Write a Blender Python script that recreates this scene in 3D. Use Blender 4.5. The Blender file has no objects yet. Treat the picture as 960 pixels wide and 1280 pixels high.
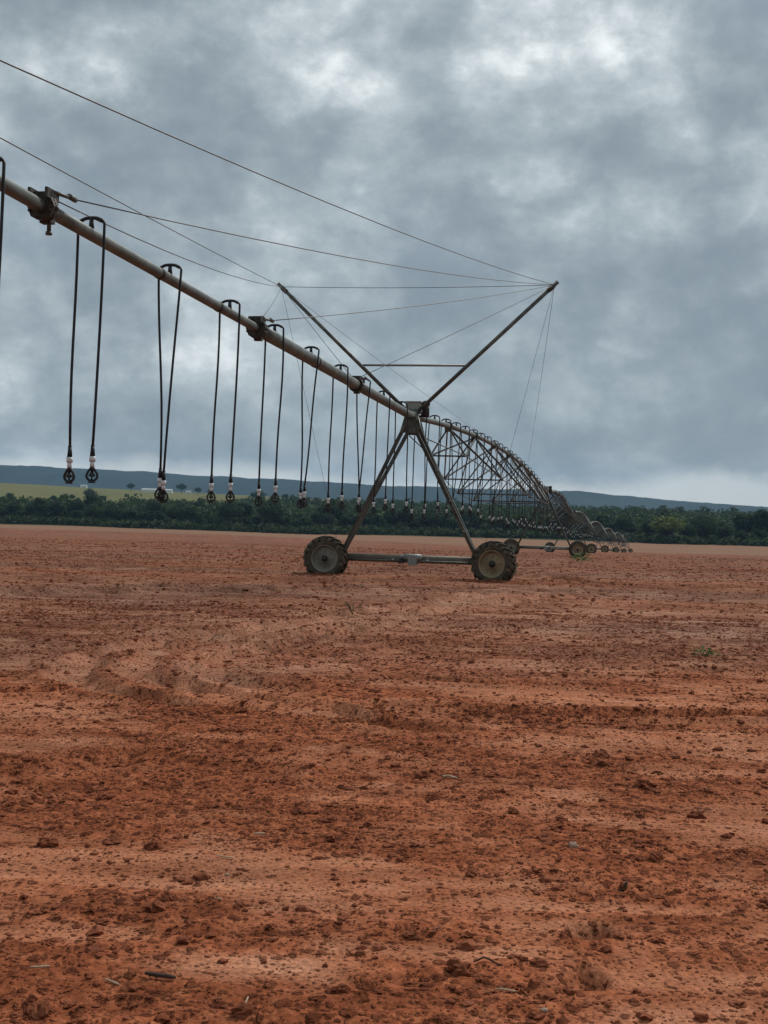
import bpy, math, random
import numpy as np
from mathutils import Vector, Matrix

random.seed(7)
RNG = np.random.default_rng(11)
scene = bpy.context.scene
COL = scene.collection

# ------------------------------------------------------------------ camera
EYE = 1.5
F = 1600.0                       # focal length in photo pixels (photo 960 x 1280)
ROLL = math.radians(1.6)
PITCH = math.atan(11.0 / F)
fwd = Vector((0, math.cos(PITCH), math.sin(PITCH)))
up0 = Vector((0, -math.sin(PITCH), math.cos(PITCH)))
rt0 = Vector((1, 0, 0))
cam_r = rt0 * math.cos(ROLL) + up0 * math.sin(ROLL)
cam_u = up0 * math.cos(ROLL) - rt0 * math.sin(ROLL)
cam_data = bpy.data.cameras.new('camera')
cam = bpy.data.objects.new('camera', cam_data)
COL.objects.link(cam)
cam_data.sensor_fit = 'VERTICAL'
cam_data.sensor_height = 36.0
cam_data.lens = F / 1280.0 * 36.0
cam_data.clip_start = 0.1
cam_data.clip_end = 40000.0
M = Matrix(((cam_r.x, cam_u.x, -fwd.x, 0), (cam_r.y, cam_u.y, -fwd.y, 0), (cam_r.z, cam_u.z, -fwd.z, EYE), (0, 0, 0, 1)))
cam.matrix_world = M
scene.camera = cam

# ------------------------------------------------------------------ world: overcast sky
SKY_A, SKY_B = (0.3, 1.1, 0.2), (2.3, 0.6, 1.4)
SKY_MID = 0.748
SUN_EL, SUN_AZ = math.radians(46), math.radians(38)      # azimuth measured from +Y towards +X
world = bpy.data.worlds.new('World')
scene.world = world
world.use_nodes = True
WN, WL = world.node_tree.nodes, world.node_tree.links
WN.clear()


def node(nodes, typ, **kw):
    n = nodes.new(typ)
    for k, v in kw.items():
        setattr(n, k, v)
    return n


def setin(n, **kw):
    for k, v in kw.items():
        n.inputs[k.replace('_', ' ')].default_value = v


def wmath(op, a, b=None, c=None, clamp=False):
    n = WN.new('ShaderNodeMath')
    n.operation = op
    n.use_clamp = clamp
    for i, v in enumerate((a, b, c)):
        if v is None:
            continue
        if isinstance(v, (int, float)):
            n.inputs[i].default_value = v
        else:
            WL.new(v, n.inputs[i])
    return n.outputs[0]


tc = WN.new('ShaderNodeTexCoord')
sep = WN.new('ShaderNodeSeparateXYZ')
WL.new(tc.outputs['Generated'], sep.inputs[0])
zc = wmath('ADD', wmath('MAXIMUM', sep.outputs[2], 0.0), 0.16)
px_ = wmath('DIVIDE', sep.outputs[0], zc)
py_ = wmath('DIVIDE', sep.outputs[1], zc)
comb = WN.new('ShaderNodeCombineXYZ')
WL.new(px_, comb.inputs[0])
WL.new(py_, comb.inputs[1])
comb.inputs[2].default_value = 3.7


def wnoise(vec, scale, detail, rough, dist=0.0, off=(0, 0, 0)):
    mp = WN.new('ShaderNodeMapping')
    mp.inputs['Location'].default_value = off
    WL.new(vec, mp.inputs['Vector'])
    n = WN.new('ShaderNodeTexNoise')
    n.inputs['Scale'].default_value = scale
    n.inputs['Detail'].default_value = detail
    n.inputs['Roughness'].default_value = rough
    n.inputs['Distortion'].default_value = dist
    WL.new(mp.outputs[0], n.inputs['Vector'])
    return n.outputs['Fac']


iso = WN.new('ShaderNodeVectorMath')                    # direction, squeezed vertically so that clouds lie flat
iso.operation = 'MULTIPLY'
WL.new(tc.outputs['Generated'], iso.inputs[0])
iso.inputs[1].default_value = (1.0, 1.0, 1.35)
iso2 = WN.new('ShaderNodeVectorMath')
iso2.operation = 'MULTIPLY'
WL.new(tc.outputs['Generated'], iso2.inputs[0])
iso2.inputs[1].default_value = (1.0, 1.0, 3.2)
n_big = wnoise(iso2.outputs[0], 2.2, 3, 0.5, 0.0, (0.35, 1.9, 0))
n_mid = wnoise(iso.outputs[0], 4.2, 4, 0.5, 0.0, SKY_A)
n_fine = wnoise(iso.outputs[0], 11.0, 10, 0.66, 0.0, SKY_B)
n_flat = wnoise(iso2.outputs[0], 6.0, 6, 0.58, 0.0, (5.2, 1.4, 0))


def billow(scale, detail, off):
    """rounded cloud heaps: cells with their edges stirred by noise"""
    nz = WN.new('ShaderNodeTexNoise')
    nz.inputs['Scale'].default_value = scale * 1.3
    nz.inputs['Detail'].default_value = 6
    nz.inputs['Roughness'].default_value = 0.6
    WL.new(iso.outputs[0], nz.inputs['Vector'])
    sc_ = WN.new('ShaderNodeVectorMath'); sc_.operation = 'MULTIPLY_ADD'
    WL.new(nz.outputs['Color'], sc_.inputs[0])
    sc_.inputs[1].default_value = (1.0 / scale,) * 3
    WL.new(iso.outputs[0], sc_.inputs[2])
    mp = WN.new('ShaderNodeMapping'); mp.inputs['Location'].default_value = off
    WL.new(sc_.outputs[0], mp.inputs['Vector'])
    v = WN.new('ShaderNodeTexVoronoi')
    v.feature = 'F1'
    v.inputs['Scale'].default_value = scale
    v.inputs['Detail'].default_value = detail
    v.inputs['Roughness'].default_value = 0.5
    WL.new(mp.outputs[0], v.inputs['Vector'])
    return wmath('SUBTRACT', 1.0, v.outputs['Distance'])


n_bil = billow(7.0, 2.5, (1.7, 4.2, 0.3))


def offset_noise(off):
    mp = WN.new('ShaderNodeMapping'); mp.inputs['Location'].default_value = off
    WL.new(iso.outputs[0], mp.inputs['Vector'])
    return wnoise(mp.outputs[0], 8.5, 7, 0.55, 0.15, (4.1, 2.2, 6.0))


n_rel = wmath('SUBTRACT', offset_noise((0, 0, 0)), offset_noise((0.010, 0.0, 0.022)))   # lit upper edges, darker bases


def heap(px, py, width, amount):
    """a larger heap or hollow in the cloud deck about one direction"""
    d = (fwd * F + cam_r * (px - 480) + cam_u * (640 - py)).normalized()
    dp = WN.new('ShaderNodeVectorMath'); dp.operation = 'DOT_PRODUCT'
    WL.new(tc.outputs['Generated'], dp.inputs[0])
    dp.inputs[1].default_value = d
    q = wmath('MULTIPLY', wmath('SUBTRACT', dp.outputs['Value'], 1.0), 2.0 / (width * width))
    return wmath('MULTIPLY', wmath('EXPONENT', q), amount)


dens = wmath('ADD', wmath('ADD', wmath('MULTIPLY', n_big, 0.16), wmath('MULTIPLY', n_flat, 0.27)),
             wmath('ADD', wmath('ADD', wmath('MULTIPLY', n_mid, 0.28), wmath('MULTIPLY', n_fine, 0.60)), wmath('MULTIPLY', n_bil, 0.42)))
dens = wmath('ADD', dens, wmath('MULTIPLY', n_rel, 0.75))
for hp in ((770, 45, .065, .085), (830, 95, .04, .06), (350, 125, .03, .05), (420, 215, .035, .05), (580, 30, .05, .05), (880, 500, .13, -.15), (760, 225, .07, -.09), (120, 60, .09, -.13), (870, 330, .10, -.03),
           (480, 120, .06, -.03), (200, 200, .10, .025), (60, 460, .10, -.07), (680, 330, .10, .02)):
    dens = wmath('ADD', dens, heap(*hp))
ramp = WN.new('ShaderNodeValToRGB')
WL.new(wmath('MULTIPLY_ADD', wmath('SUBTRACT', dens, SKY_MID), 0.98, 0.5), ramp.inputs[0])
cr = ramp.color_ramp
cr.interpolation = 'B_SPLINE'
cr.elements[0].position = 0.20
cr.elements[0].color = (0.175, 0.215, 0.243, 1)
cr.elements[1].position = 0.82
cr.elements[1].color = (0.84, 0.87, 0.88, 1)
for p, c in ((0.36, (0.225, 0.268, 0.293)), (0.50, (0.315, 0.362, 0.382)), (0.60, (0.41, 0.457, 0.475)), (0.69, (0.55, 0.59, 0.60))):
    e = cr.elements.new(p)
    e.color = (*c, 1)
# thin paler band low over the horizon, broken up by the cloud noise
el = sep.outputs[2]
mrb = WN.new('ShaderNodeMapRange')
mrb.interpolation_type = 'SMOOTHSTEP'
WL.new(wmath('ADD', el, wmath('ADD', wmath('MULTIPLY', wmath('SUBTRACT', n_mid, 0.5), 0.06), wmath('MULTIPLY', wmath('SUBTRACT', n_fine, 0.5), 0.05))), mrb.inputs[0])
mrb.inputs[1].default_value = 0.028
mrb.inputs[2].default_value = 0.046
mrb.inputs[3].default_value = 0.68
mrb.inputs[4].default_value = 0.0
mixh = WN.new('ShaderNodeMix')
mixh.data_type = 'RGBA'
WL.new(mrb.outputs[0], mixh.inputs['Factor'])
WL.new(ramp.outputs[0], mixh.inputs[6])
mixh.inputs[7].default_value = (0.66, 0.675, 0.63, 1)
sc10 = WN.new('ShaderNodeVectorMath')
sc10.operation = 'SCALE'
WL.new(mixh.outputs[2], sc10.inputs[0])
sc10.inputs['Scale'].default_value = 8.0
sky = WN.new('ShaderNodeTexSky')
sky.sky_type = 'NISHITA'
sky.sun_disc = False
sky.sun_elevation = SUN_EL
sky.sun_rotation = SUN_AZ
cover = WN.new('ShaderNodeMapRange')                     # cloud cover, nearly closed
WL.new(n_mid, cover.inputs[0])
cover.inputs[1].default_value = 0.25
cover.inputs[2].default_value = 0.45
cover.inputs[3].default_value = 0.90
cover.inputs[4].default_value = 0.97
mixs = WN.new('ShaderNodeMix')
mixs.data_type = 'RGBA'
WL.new(cover.outputs[0], mixs.inputs['Factor'])
WL.new(sky.outputs[0], mixs.inputs[6])
WL.new(sc10.outputs[0], mixs.inputs[7])
bg = WN.new('ShaderNodeBackground')
bg.inputs['Strength'].default_value = 0.1
WL.new(mixs.outputs[2], bg.inputs['Color'])
world.cycles.sampling_method = 'MANUAL'
world.cycles.sample_map_resolution = 256
wo = WN.new('ShaderNodeOutputWorld')
WL.new(bg.outputs[0], wo.inputs['Surface'])

sun_d = bpy.data.lights.new('sun', 'SUN')
sun_d.energy = 1.5
sun_d.angle = math.radians(14)
sun_d.color = (1.0, 0.965, 0.91)
sun = bpy.data.objects.new('sun', sun_d)
COL.objects.link(sun)
sdir = Vector((math.sin(SUN_AZ) * math.cos(SUN_EL), math.cos(SUN_AZ) * math.cos(SUN_EL), math.sin(SUN_EL)))
sun.rotation_euler = sdir.to_track_quat('Z', 'Y').to_euler()
sun.location = (0, 0, 60)

vs = scene.view_settings
vs.view_transform = 'Standard'
vs.look = 'None'
vs.exposure = 0.75
vs.gamma = 1.0
scene.display_settings.display_device = 'sRGB'
scene.cycles.volume_bounces = 0
scene.cycles.max_bounces = 6
scene.cycles.use_denoising = True
scene.cycles.denoising_prefilter = 'NONE'


# ------------------------------------------------------------------ small helpers
def tag(o, label=None, category=None, group=None, kind=None):
    if label: o['label'] = label
    if category: o['category'] = category
    if group: o['group'] = group
    if kind: o['kind'] = kind
    return o


def empty(name, loc=(0, 0, 0), rz=0.0):
    o = bpy.data.objects.new(name, None)
    COL.objects.link(o)
    o.location = loc
    o.rotation_euler = (0, 0, rz)
    o.empty_display_size = 0.2
    return o


def link(name, mesh, parent=None, loc=None, rot=None):
    o = bpy.data.objects.new(name, mesh)
    COL.objects.link(o)
    if parent is not None:
        o.parent = parent
    if loc is not None: o.location = loc
    if rot is not None: o.rotation_euler = rot
    return o


class MB:
    """collects shapes and builds one mesh"""
    def __init__(s):
        s.v, s.f, s.mi, s.sm = [], [], [], []

    def add(s, vs_, fs_, mi=0, smooth=False):
        b = len(s.v)
        s.v += [tuple(v) for v in vs_]
        for f in fs_:
            s.f.append(tuple(i + b for i in f))
            s.mi.append(mi)
            s.sm.append(smooth)

    def tube(s, pts, r, n=8, mi=0, cap=True, smooth=True):
        pts = [Vector(p) for p in pts]
        rs = r if isinstance(r, (list, tuple)) else [r] * len(pts)
        vs_, fs_ = [], []
        prev = None
        for i, p in enumerate(pts):
            t = (pts[min(i + 1, len(pts) - 1)] - pts[max(i - 1, 0)]).normalized()
            if prev is None:
                a = Vector((0, 0, 1)) if abs(t.z) < 0.9 else Vector((1, 0, 0))
                x = t.cross(a).normalized()
            else:
                x = (prev - t * prev.dot(t)).normalized()
            prev = x
            y = t.cross(x)
            for k in range(n):
                a = 2 * math.pi * k / n
                vs_.append(p + (x * math.cos(a) + y * math.sin(a)) * rs[i])
        for i in range(len(pts) - 1):
            for k in range(n):
                k2 = (k + 1) % n
                fs_.append((i * n + k, i * n + k2, (i + 1) * n + k2, (i + 1) * n + k))
        if cap:
            fs_.append(tuple(range(n - 1, -1, -1)))
            fs_.append(tuple((len(pts) - 1) * n + k for k in range(n)))
        s.add(vs_, fs_, mi, smooth)

    def box(s, c, sz, mi=0, rot=None):
        c = Vector(c)
        vs_ = []
        for dx in (-.5, .5):
            for dy in (-.5, .5):
                for dz in (-.5, .5):
                    p = Vector((dx * sz[0], dy * sz[1], dz * sz[2]))
                    if rot is not None: p = rot @ p
                    vs_.append(c + p)
        s.add(vs_, [(0, 1, 3, 2), (4, 6, 7, 5), (0, 4, 5, 1), (2, 3, 7, 6), (0, 2, 6, 4), (1, 5, 7, 3)], mi)

    def bar(s, a, b, w, h, mi=0, side=None):
        a, b = Vector(a), Vector(b)
        t = (b - a)
        L = t.length
        t.normalize()
        ref = Vector(side) if side is not None else (Vector((0, 0, 1)) if abs(t.z) < 0.95 else Vector((1, 0, 0)))
        x = t.cross(ref).normalized()
        y = t.cross(x)
        R = Matrix((x, y, t)).transposed()
        s.box((a + b) / 2, (w, h, L), mi, R)

    def angle(s, a, b, w, th, side=None, mi=0):
        """an angle-iron: two thin flanges at right angles"""
        a, b = Vector(a), Vector(b)
        t = (b - a).normalized()
        ref = Vector(side) if side is not None else (Vector((0, 0, 1)) if abs(t.z) < 0.95 else Vector((1, 0, 0)))
        x = t.cross(ref).normalized()
        y = t.cross(x)
        prof = [(0, 0), (w, 0), (w, th), (th, th), (th, w), (0, w)]
        prof = [(p - w * .3, q - w * .3) for p, q in prof]
        vs_ = [a + x * p + y * q for p, q in prof] + [b + x * p + y * q for p, q in prof]
        fs_ = [(i, (i + 1) % 6, 6 + (i + 1) % 6, 6 + i) for i in range(6)]
        fs_ += [(3, 2, 1, 0), (5, 4, 3, 0), (6, 7, 8, 9), (6, 9, 10, 11)]
        s.add(vs_, fs_, mi)

    def lathe(s, prof, n=32, axis='Y', mi=0, smooth=True, clipz=None, closed=False):
        """prof: list of (radius, along-axis)"""
        vs_, fs_ = [], []
        m = len(prof)
        for i in range(n):
            a = 2 * math.pi * i / n
            for r, t in prof:
                if axis == 'Y':
                    p = [r * math.cos(a), t, r * math.sin(a)]
                else:
                    p = [r * math.cos(a), r * math.sin(a), t]
                vs_.append(p)
        if clipz is not None:
            for p in vs_:
                if p[2] < clipz: p[2] = clipz + (p[2] - clipz) * 0.12
        for i in range(n):
            i2 = (i + 1) % n
            for k in range(m - 1 if not closed else m):
                k2 = (k + 1) % m
                fs_.append((i * m + k, i2 * m + k, i2 * m + k2, i * m + k2))
        s.add(vs_, fs_, mi, smooth)

    def mesh(s, name, mats):
        me = bpy.data.meshes.new(name)
        me.from_pydata(s.v, [], s.f)
        if not isinstance(mats, (list, tuple)): mats = [mats]
        for m in mats: me.materials.append(m)
        me.polygons.foreach_set('material_index', s.mi)
        me.polygons.foreach_set('use_smooth', s.sm)
        me.update()
        return me

    def build(s, name, mats, parent=None, loc=None, rot=None):
        return link(name, s.mesh(name, mats), parent, loc, rot)


def np_mesh(name, co, faces, mats, smooth=False, attrs=None, mat_index=None):
    """co (n,3), faces (m,k) uniform polygons"""
    me = bpy.data.meshes.new(name)
    m, k = faces.shape
    me.vertices.add(len(co))
    me.vertices.foreach_set('co', np.ascontiguousarray(co, dtype=np.float32).ravel())
    me.loops.add(m * k)
    me.loops.foreach_set('vertex_index', np.ascontiguousarray(faces, dtype=np.int32).ravel())
    me.polygons.add(m)
    me.polygons.foreach_set('loop_start', np.arange(0, m * k, k, dtype=np.int32))
    me.polygons.foreach_set('loop_total', np.full(m, k, dtype=np.int32))
    me.polygons.foreach_set('use_smooth', np.full(m, smooth, dtype=bool))
    for mt in (mats if isinstance(mats, (list, tuple)) else [mats]): me.materials.append(mt)
    if mat_index is not None: me.polygons.foreach_set('material_index', mat_index.astype(np.int32))
    me.update(calc_edges=True)
    for an, val in (attrs or {}).items():
        a = me.attributes.new(an, 'FLOAT', 'POINT')
        a.data.foreach_set('value', np.ascontiguousarray(val, dtype=np.float32))
    me.validate()
    return me


# ------------------------------------------------------------------ numpy noise
def _hash(ix, iy, seed):
    h = (ix.astype(np.int64) * 374761393 + iy.astype(np.int64) * 668265263 + seed * 1442695041) & 0xffffffff
    h = ((h ^ (h >> 13)) * 1274126177) & 0xffffffff
    h = (h ^ (h >> 16)) & 0xffffffff
    return h / 4294967295.0


def perlin(x, y, seed=0):
    ix, iy = np.floor(x), np.floor(y)
    fx, fy = x - ix, y - iy
    u, v = fx * fx * fx * (fx * (fx * 6 - 15) + 10), fy * fy * fy * (fy * (fy * 6 - 15) + 10)

    def g(ox, oy):
        a = _hash(ix + ox, iy + oy, seed) * 2 * np.pi
        return np.cos(a) * (fx - ox) + np.sin(a) * (fy - oy)
    a, b, c, d = g(0, 0), g(1, 0), g(0, 1), g(1, 1)
    return ((a + (b - a) * u) * (1 - v) + (c + (d - c) * u) * v) * 1.5


def fbm(x, y, oct_=4, seed=0, gain=0.5):
    s, a = 0.0, 1.0
    for o in range(oct_):
        s = s + a * perlin(x, y, seed + o * 17)
        x, y, a = x * 2.03 + 5.1, y * 2.03 - 3.7, a * gain
    return s


def smooth(a, b, x):
    t = np.clip((x - a) / (b - a), 0, 1)
    return t * t * (3 - 2 * t)


# ------------------------------------------------------------------ terrain function
_py = np.array([-9000, -60, 0, 36, 60, 88, 142, 196, 250, 304, 358, 420, 600, 800, 1200, 2000, 3000, 9500], float)
_pz = np.array([0, 0, 0, 0, -.22, -.59, -1.43, -2.4, -3.46, -4.6, -5.5, -5.9, -5.4, -1.5, 11, 30, 20, 0], float)
_fy = np.linspace(-200, 3200, 6801)
_fz = np.interp(_fy, _py, _pz)
_k = np.hanning(61); _k /= _k.sum()
_fz = np.convolve(np.pad(_fz, 30, mode='edge'), _k, mode='valid')


def base_h(x, y):
    z = np.interp(y, _fy, _fz)
    # the far land rises a little more on the left, where open pasture shows above the wood
    z = z + smooth(900, 1900, y) * (1 - smooth(3000, 4500, y)) * np.clip(-x / 300.0, -1.5, 2.0) * 7
    z = z + fbm(x / 130., y / 130., 2, 5) * np.clip((y - 90) / 300., 0, 1) * 0.35
    return z


def unproject(px, py):
    d = fwd * F + cam_r * (px - 480) + cam_u * (640 - py)
    return d.normalized()


def at_ground(px, py, relief=True):
    d = unproject(px, py)
    lo, t = 1.0, 1.0
    while t < 8000:
        p = Vector((0, 0, EYE)) + d * t
        h = float(base_h(np.array([p.x]), np.array([p.y]))[0])
        if p.z < h: break
        lo = t
        t *= 1.025
    hi = t
    for _ in range(30):
        m = (lo + hi) / 2
        p = Vector((0, 0, EYE)) + d * m
        if p.z < float(base_h(np.array([p.x]), np.array([p.y]))[0]): hi = m
        else: lo = m
    p = Vector((0, 0, EYE)) + d * hi
    if relief: p.z = ground_z(p.x, p.y)
    return p


# wheel ruts: polylines traced over the ground, (photo px path, half width, depth, berm)
def resample(path, n=21):
    p = np.array(path, float)
    t_ = np.concatenate([[0], np.cumsum(np.hypot(*np.diff(p, axis=0).T))])
    q = np.linspace(0, t_[-1], n)
    return np.stack([np.interp(q, t_, p[:, 0]), np.interp(q, t_, p[:, 1])], -1)


TRK_A = resample([(700, 742), (620, 752), (520, 768), (430, 787), (350, 808), (270, 826), (232, 838), (240, 848), (285, 857), (350, 868)])
TRK_A[:, 0] += 25
TRK_B = resample([(720, 731), (640, 738), (480, 762), (330, 784), (190, 804), (95, 824), (75, 844), (120, 862), (250, 882), (440, 898)])
RUTS = []
for path, hw, dep in (
    ([(-200, 742), (0, 741), (170, 737), (330, 738), (500, 737), (700, 742)], .30, .16),
    ([(-200, 716), (0, 712), (240, 705), (480, 712)], .30, .07),
    ([(640, 716), (760, 733), (960, 738), (1150, 745)], .30, .13),
    *[([tuple(p) for p in TRK_A + (TRK_B - TRK_A) * q], .19, dep_) for q, dep_ in ((0, .065), (.36, .03), (.70, .05), (1.0, .06))],
    ([(300, 845), (395, 860)], .10, -.10),
    ([(455, 783), (400, 794), (340, 809), (262, 828)], .15, .07),
    ([(480, 884), (640, 893), (760, 897), (960, 899), (1150, 903)], .17, .085),
    ([(760, 770), (620, 790), (520, 803), (440, 816)], .14, .05),
    ([(-150, 978), (0, 962), (150, 950), (330, 966)], .20, .05),
    ([(500, 846), (640, 858), (760, 845), (900, 838), (1050, 842)], .15, .04),
    ([(-100, 872), (100, 862), (250, 884), (420, 900), (560, 915)], .15, .045),
):
    pts = []
    for (a, b), (c, d_) in zip(path[:-1], path[1:]):
        for k in range(1 if len(path) > 20 else 3):
            kk = 1 if len(path) > 20 else 3
            pts.append(at_ground(a + (c - a) * k / kk, b + (d_ - b) * k / kk, False).to_2d())
    pts.append(at_ground(*path[-1], False).to_2d())
    RUTS.append((np.array(pts), hw, dep, len(path) > 20))
_n, _t = Vector((math.cos(math.radians(10.8)), -math.sin(math.radians(10.8)))), Vector((.70, 34.3))
RUTS.append((np.array([_t + _n * k * 2.0 for k in range(-20, 21)]), .28, .10, False))          # the wheels' own track


def rut_field(x, y):
    """height change and churned mask from the ruts"""
    dz = np.zeros_like(x)
    ch = np.zeros_like(x)
    wob = perlin(x * 1.3, y * 1.3, 91) * .12
    sm = np.zeros_like(x)
    for pts, hw, dep, flat in RUTS:
        sel = (x > pts[:, 0].min() - 2) & (x < pts[:, 0].max() + 2) & (y > pts[:, 1].min() - 2) & (y < pts[:, 1].max() + 2)
        if not sel.any(): continue
        xs, ys = x[sel], y[sel]
        best = np.full(xs.shape, 1e9)
        for a, b in zip(pts[:-1], pts[1:]):
            ab = b - a
            t = np.clip(((xs - a[0]) * ab[0] + (ys - a[1]) * ab[1]) / (ab @ ab), 0, 1)
            best = np.minimum(best, np.hypot(xs - a[0] - t * ab[0], ys - a[1] - t * ab[1]))
        q = (best + wob[sel]) / hw
        brk = .55 + .6 * perlin(xs * .5, ys * .5, 93)
        v_ = (-dep * (1 + .3 * perlin(xs * 3, ys * 3, 95)) * np.exp(-q ** 4) + .6 * abs(dep) * np.exp(-((q - 1.6) / .5) ** 2)) * np.clip(brk + .4, .2, 1.2)
        dz[sel] = np.where(np.abs(v_) > np.abs(dz[sel]), v_, dz[sel])
        if flat:                               # pressed smooth, with a crumbly lip
            sm[sel] = np.maximum(sm[sel], np.exp(-(q / 1.15) ** 6) * np.clip(brk + .45, 0, 1))
            ch[sel] = np.maximum(ch[sel], np.exp(-((q - 1.7) / .45) ** 2) * np.clip(brk + .3, 0, 1))
            continue
        ch[sel] = np.maximum(ch[sel], np.exp(-(q / 1.9) ** 4) * np.clip(brk + .3, 0, 1))
    return dz, ch, sm


HOLES = [((738, 1168), .085, .07), ((733, 1228), .08, .045), ((772, 1110), .045, .05)]
HOLES = [(at_ground(*p, False).to_2d(), r, dp) for p, r, dp in HOLES]


PATCHES = [(97, 843, .42, .30), (280, 842, .28, .25), (350, 848, .55, .22), (487, 846, .2, .35), (30, 880, .9, .3), (640, 862, .9, .4), (860, 880, 1.2, .5),
           (330, 1098, .22, .10), (215, 1092, .3, .12), (730, 1132, .55, .07), (80, 1068, .25, .08), (900, 965, .6, .12), (520, 905, .8, .2), (850, 905, .7, .15),
           (110, 1165, .25, .10), (300, 1205, .35, .12), (560, 1190, .4, .10), (820, 1225, .4, .12), (620, 1130, .3, .08)]
PATCHES = [(at_ground(a, b, False).to_2d(), ax, ay) for a, b, ax, ay in PATCHES]


def relief(x, y, spacing=0.02):
    """fine soil relief; spacing = local mesh size, finer octaves fade with it"""
    d = np.hypot(x, y)
    rough = fbm(x * .62 + 3, y * .85, 5, 21, .68)
    # churned tilth against rain-smoothed crust
    churn = smooth(-.80, .42, rough + .35 * fbm(x * 2.2, y * 4.6, 3, 33))
    for c, ax, ay in PATCHES:
        q = np.hypot((x - c[0]) / ax, (y - c[1]) / ay) + .45 * fbm(x * 2.5, y * 3.5, 3, 37)
        churn = churn * (1 - .95 * np.exp(-np.clip(q, 0, 9) ** 4))
    churn = np.maximum(churn, smooth(15, 40, d) * .62)
    rz, rc, rs = rut_field(x, y)
    churn = np.maximum(churn, rc * .95) * (1 - .92 * rs)

    def fade(wl):
        return np.clip((wl / spacing - 1.6) / 2.0, 0, 1)
    fur = np.sin(6.2832 * (y + .8 * fbm(x * .045, y * .10, 3, 97)) / 1.15) * smooth(15, 27, d) * np.clip(.5 + fbm(x * .11, y * .3, 2, 99), 0, 1) * fade(.6)
    churn = np.clip(churn - .22 * fur, 0, 1)
    z = rz * fade(.5) + .022 * fur
    z = z + .022 * fbm(x * .16, y * .45, 3, 41) * np.clip(d / 12, .15, 2.2)
    z = z + .009 * fbm(x * 1.2, y * 1.7, 3, 47) * fade(.5)
    b1 = 1 - 2 * np.abs(perlin(x * 5.0, y * 7.5, 51))
    b2 = np.maximum(0, perlin(x * 11, y * 14, 53)) ** 1.4
    b3 = np.maximum(0, perlin(x * 22, y * 26, 57)) ** 1.2
    b4 = np.maximum(0, perlin(x * 6, y * 9, 58)) ** 1.5
    z = z + churn * (.008 * b1 * fade(.2) + .024 * b2 * fade(.09) + .020 * b3 * fade(.045) + .030 * b4 * fade(.16))
    z = z + .0045 * fbm(x * 15, y * 17, 2, 59) * fade(.06)
    for c, r, dp in HOLES:
        q = np.hypot((x - c[0]), (y - c[1])) / r * (1 + .35 * perlin(x * 9, y * 9, 77))
        z = z - dp * np.exp(-q ** 6) + .25 * dp * np.exp(-((q - 1.35) / .3) ** 2)
    return z, churn


def ground_z(x, y, spacing=.02):
    a, b = np.array([float(x)]), np.array([float(y)])
    return float(base_h(a, b)[0] + relief(a, b, spacing)[0][0])


# ------------------------------------------------------------------ materials
def new_mat(name):
    m = bpy.data.materials.new(name)
    m.use_nodes = True
    nt = m.node_tree
    b = nt.nodes['Principled BSDF']
    return m, nt.nodes, nt.links, b


def ramp_node(N, stops, interp='LINEAR'):
    r = N.new('ShaderNodeValToRGB')
    r.color_ramp.interpolation = interp
    els = r.color_ramp.elements
    els[0].position, els[0].color = stops[0][0], (*stops[0][1], 1)
    els[1].position, els[1].color = stops[-1][0], (*stops[-1][1], 1)
    for p, c in stops[1:-1]:
        e = els.new(p)
        e.color = (*c, 1)
    return r


def noise_node(N, L, scale, detail=4, rough=.55, coord='Object', stretch=None, dist=0):
    t = N.new('ShaderNodeTexCoord')
    src = t.outputs[coord]
    if stretch is not None:
        mp = N.new('ShaderNodeMapping')
        mp.inputs['Scale'].default_value = stretch
        L.new(src, mp.inputs[0])
        src = mp.outputs[0]
    n = N.new('ShaderNodeTexNoise')
    n.inputs['Scale'].default_value = scale
    n.inputs['Detail'].default_value = detail
    n.inputs['Roughness'].default_value = rough
    n.inputs['Distortion'].default_value = dist
    L.new(src, n.inputs['Vector'])
    return n.outputs['Fac']


def mix_rgb(N, L, fac, a, b, blend='MIX'):
    m = N.new('ShaderNodeMix')
    m.data_type = 'RGBA'
    m.blend_type = blend
    for idx, v in ((0, fac), (6, a), (7, b)):
        if isinstance(v, (int, float)): m.inputs[idx].default_value = v
        elif isinstance(v, tuple): m.inputs[idx].default_value = (*v, 1)
        else: L.new(v, m.inputs[idx])
    return m.outputs[2]


def bump_node(N, L, h, strength, dist, prev=None):
    b = N.new('ShaderNodeBump')
    b.inputs['Strength'].default_value = strength
    b.inputs['Distance'].default_value = dist
    L.new(h, b.inputs['Height'])
    if prev is not None: L.new(prev, b.inputs['Normal'])
    return b.outputs[0]


def simple_mat(name, stops, scale, rough=.6, metal=0.0, bump=.2, bdist=.01, detail=5, stretch=None, spec=.4):
    m, N, L, b = new_mat(name)
    n = noise_node(N, L, scale, detail, .6, stretch=stretch)
    r = ramp_node(N, stops)
    L.new(n, r.inputs[0])
    L.new(r.outputs[0], b.inputs['Base Color'])
    b.inputs['Roughness'].default_value = rough
    b.inputs['Metallic'].default_value = metal
    b.inputs['Specular IOR Level'].default_value = spec
    if bump:
        L.new(bump_node(N, L, n, bump, bdist), b.inputs['Normal'])
    return m


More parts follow.
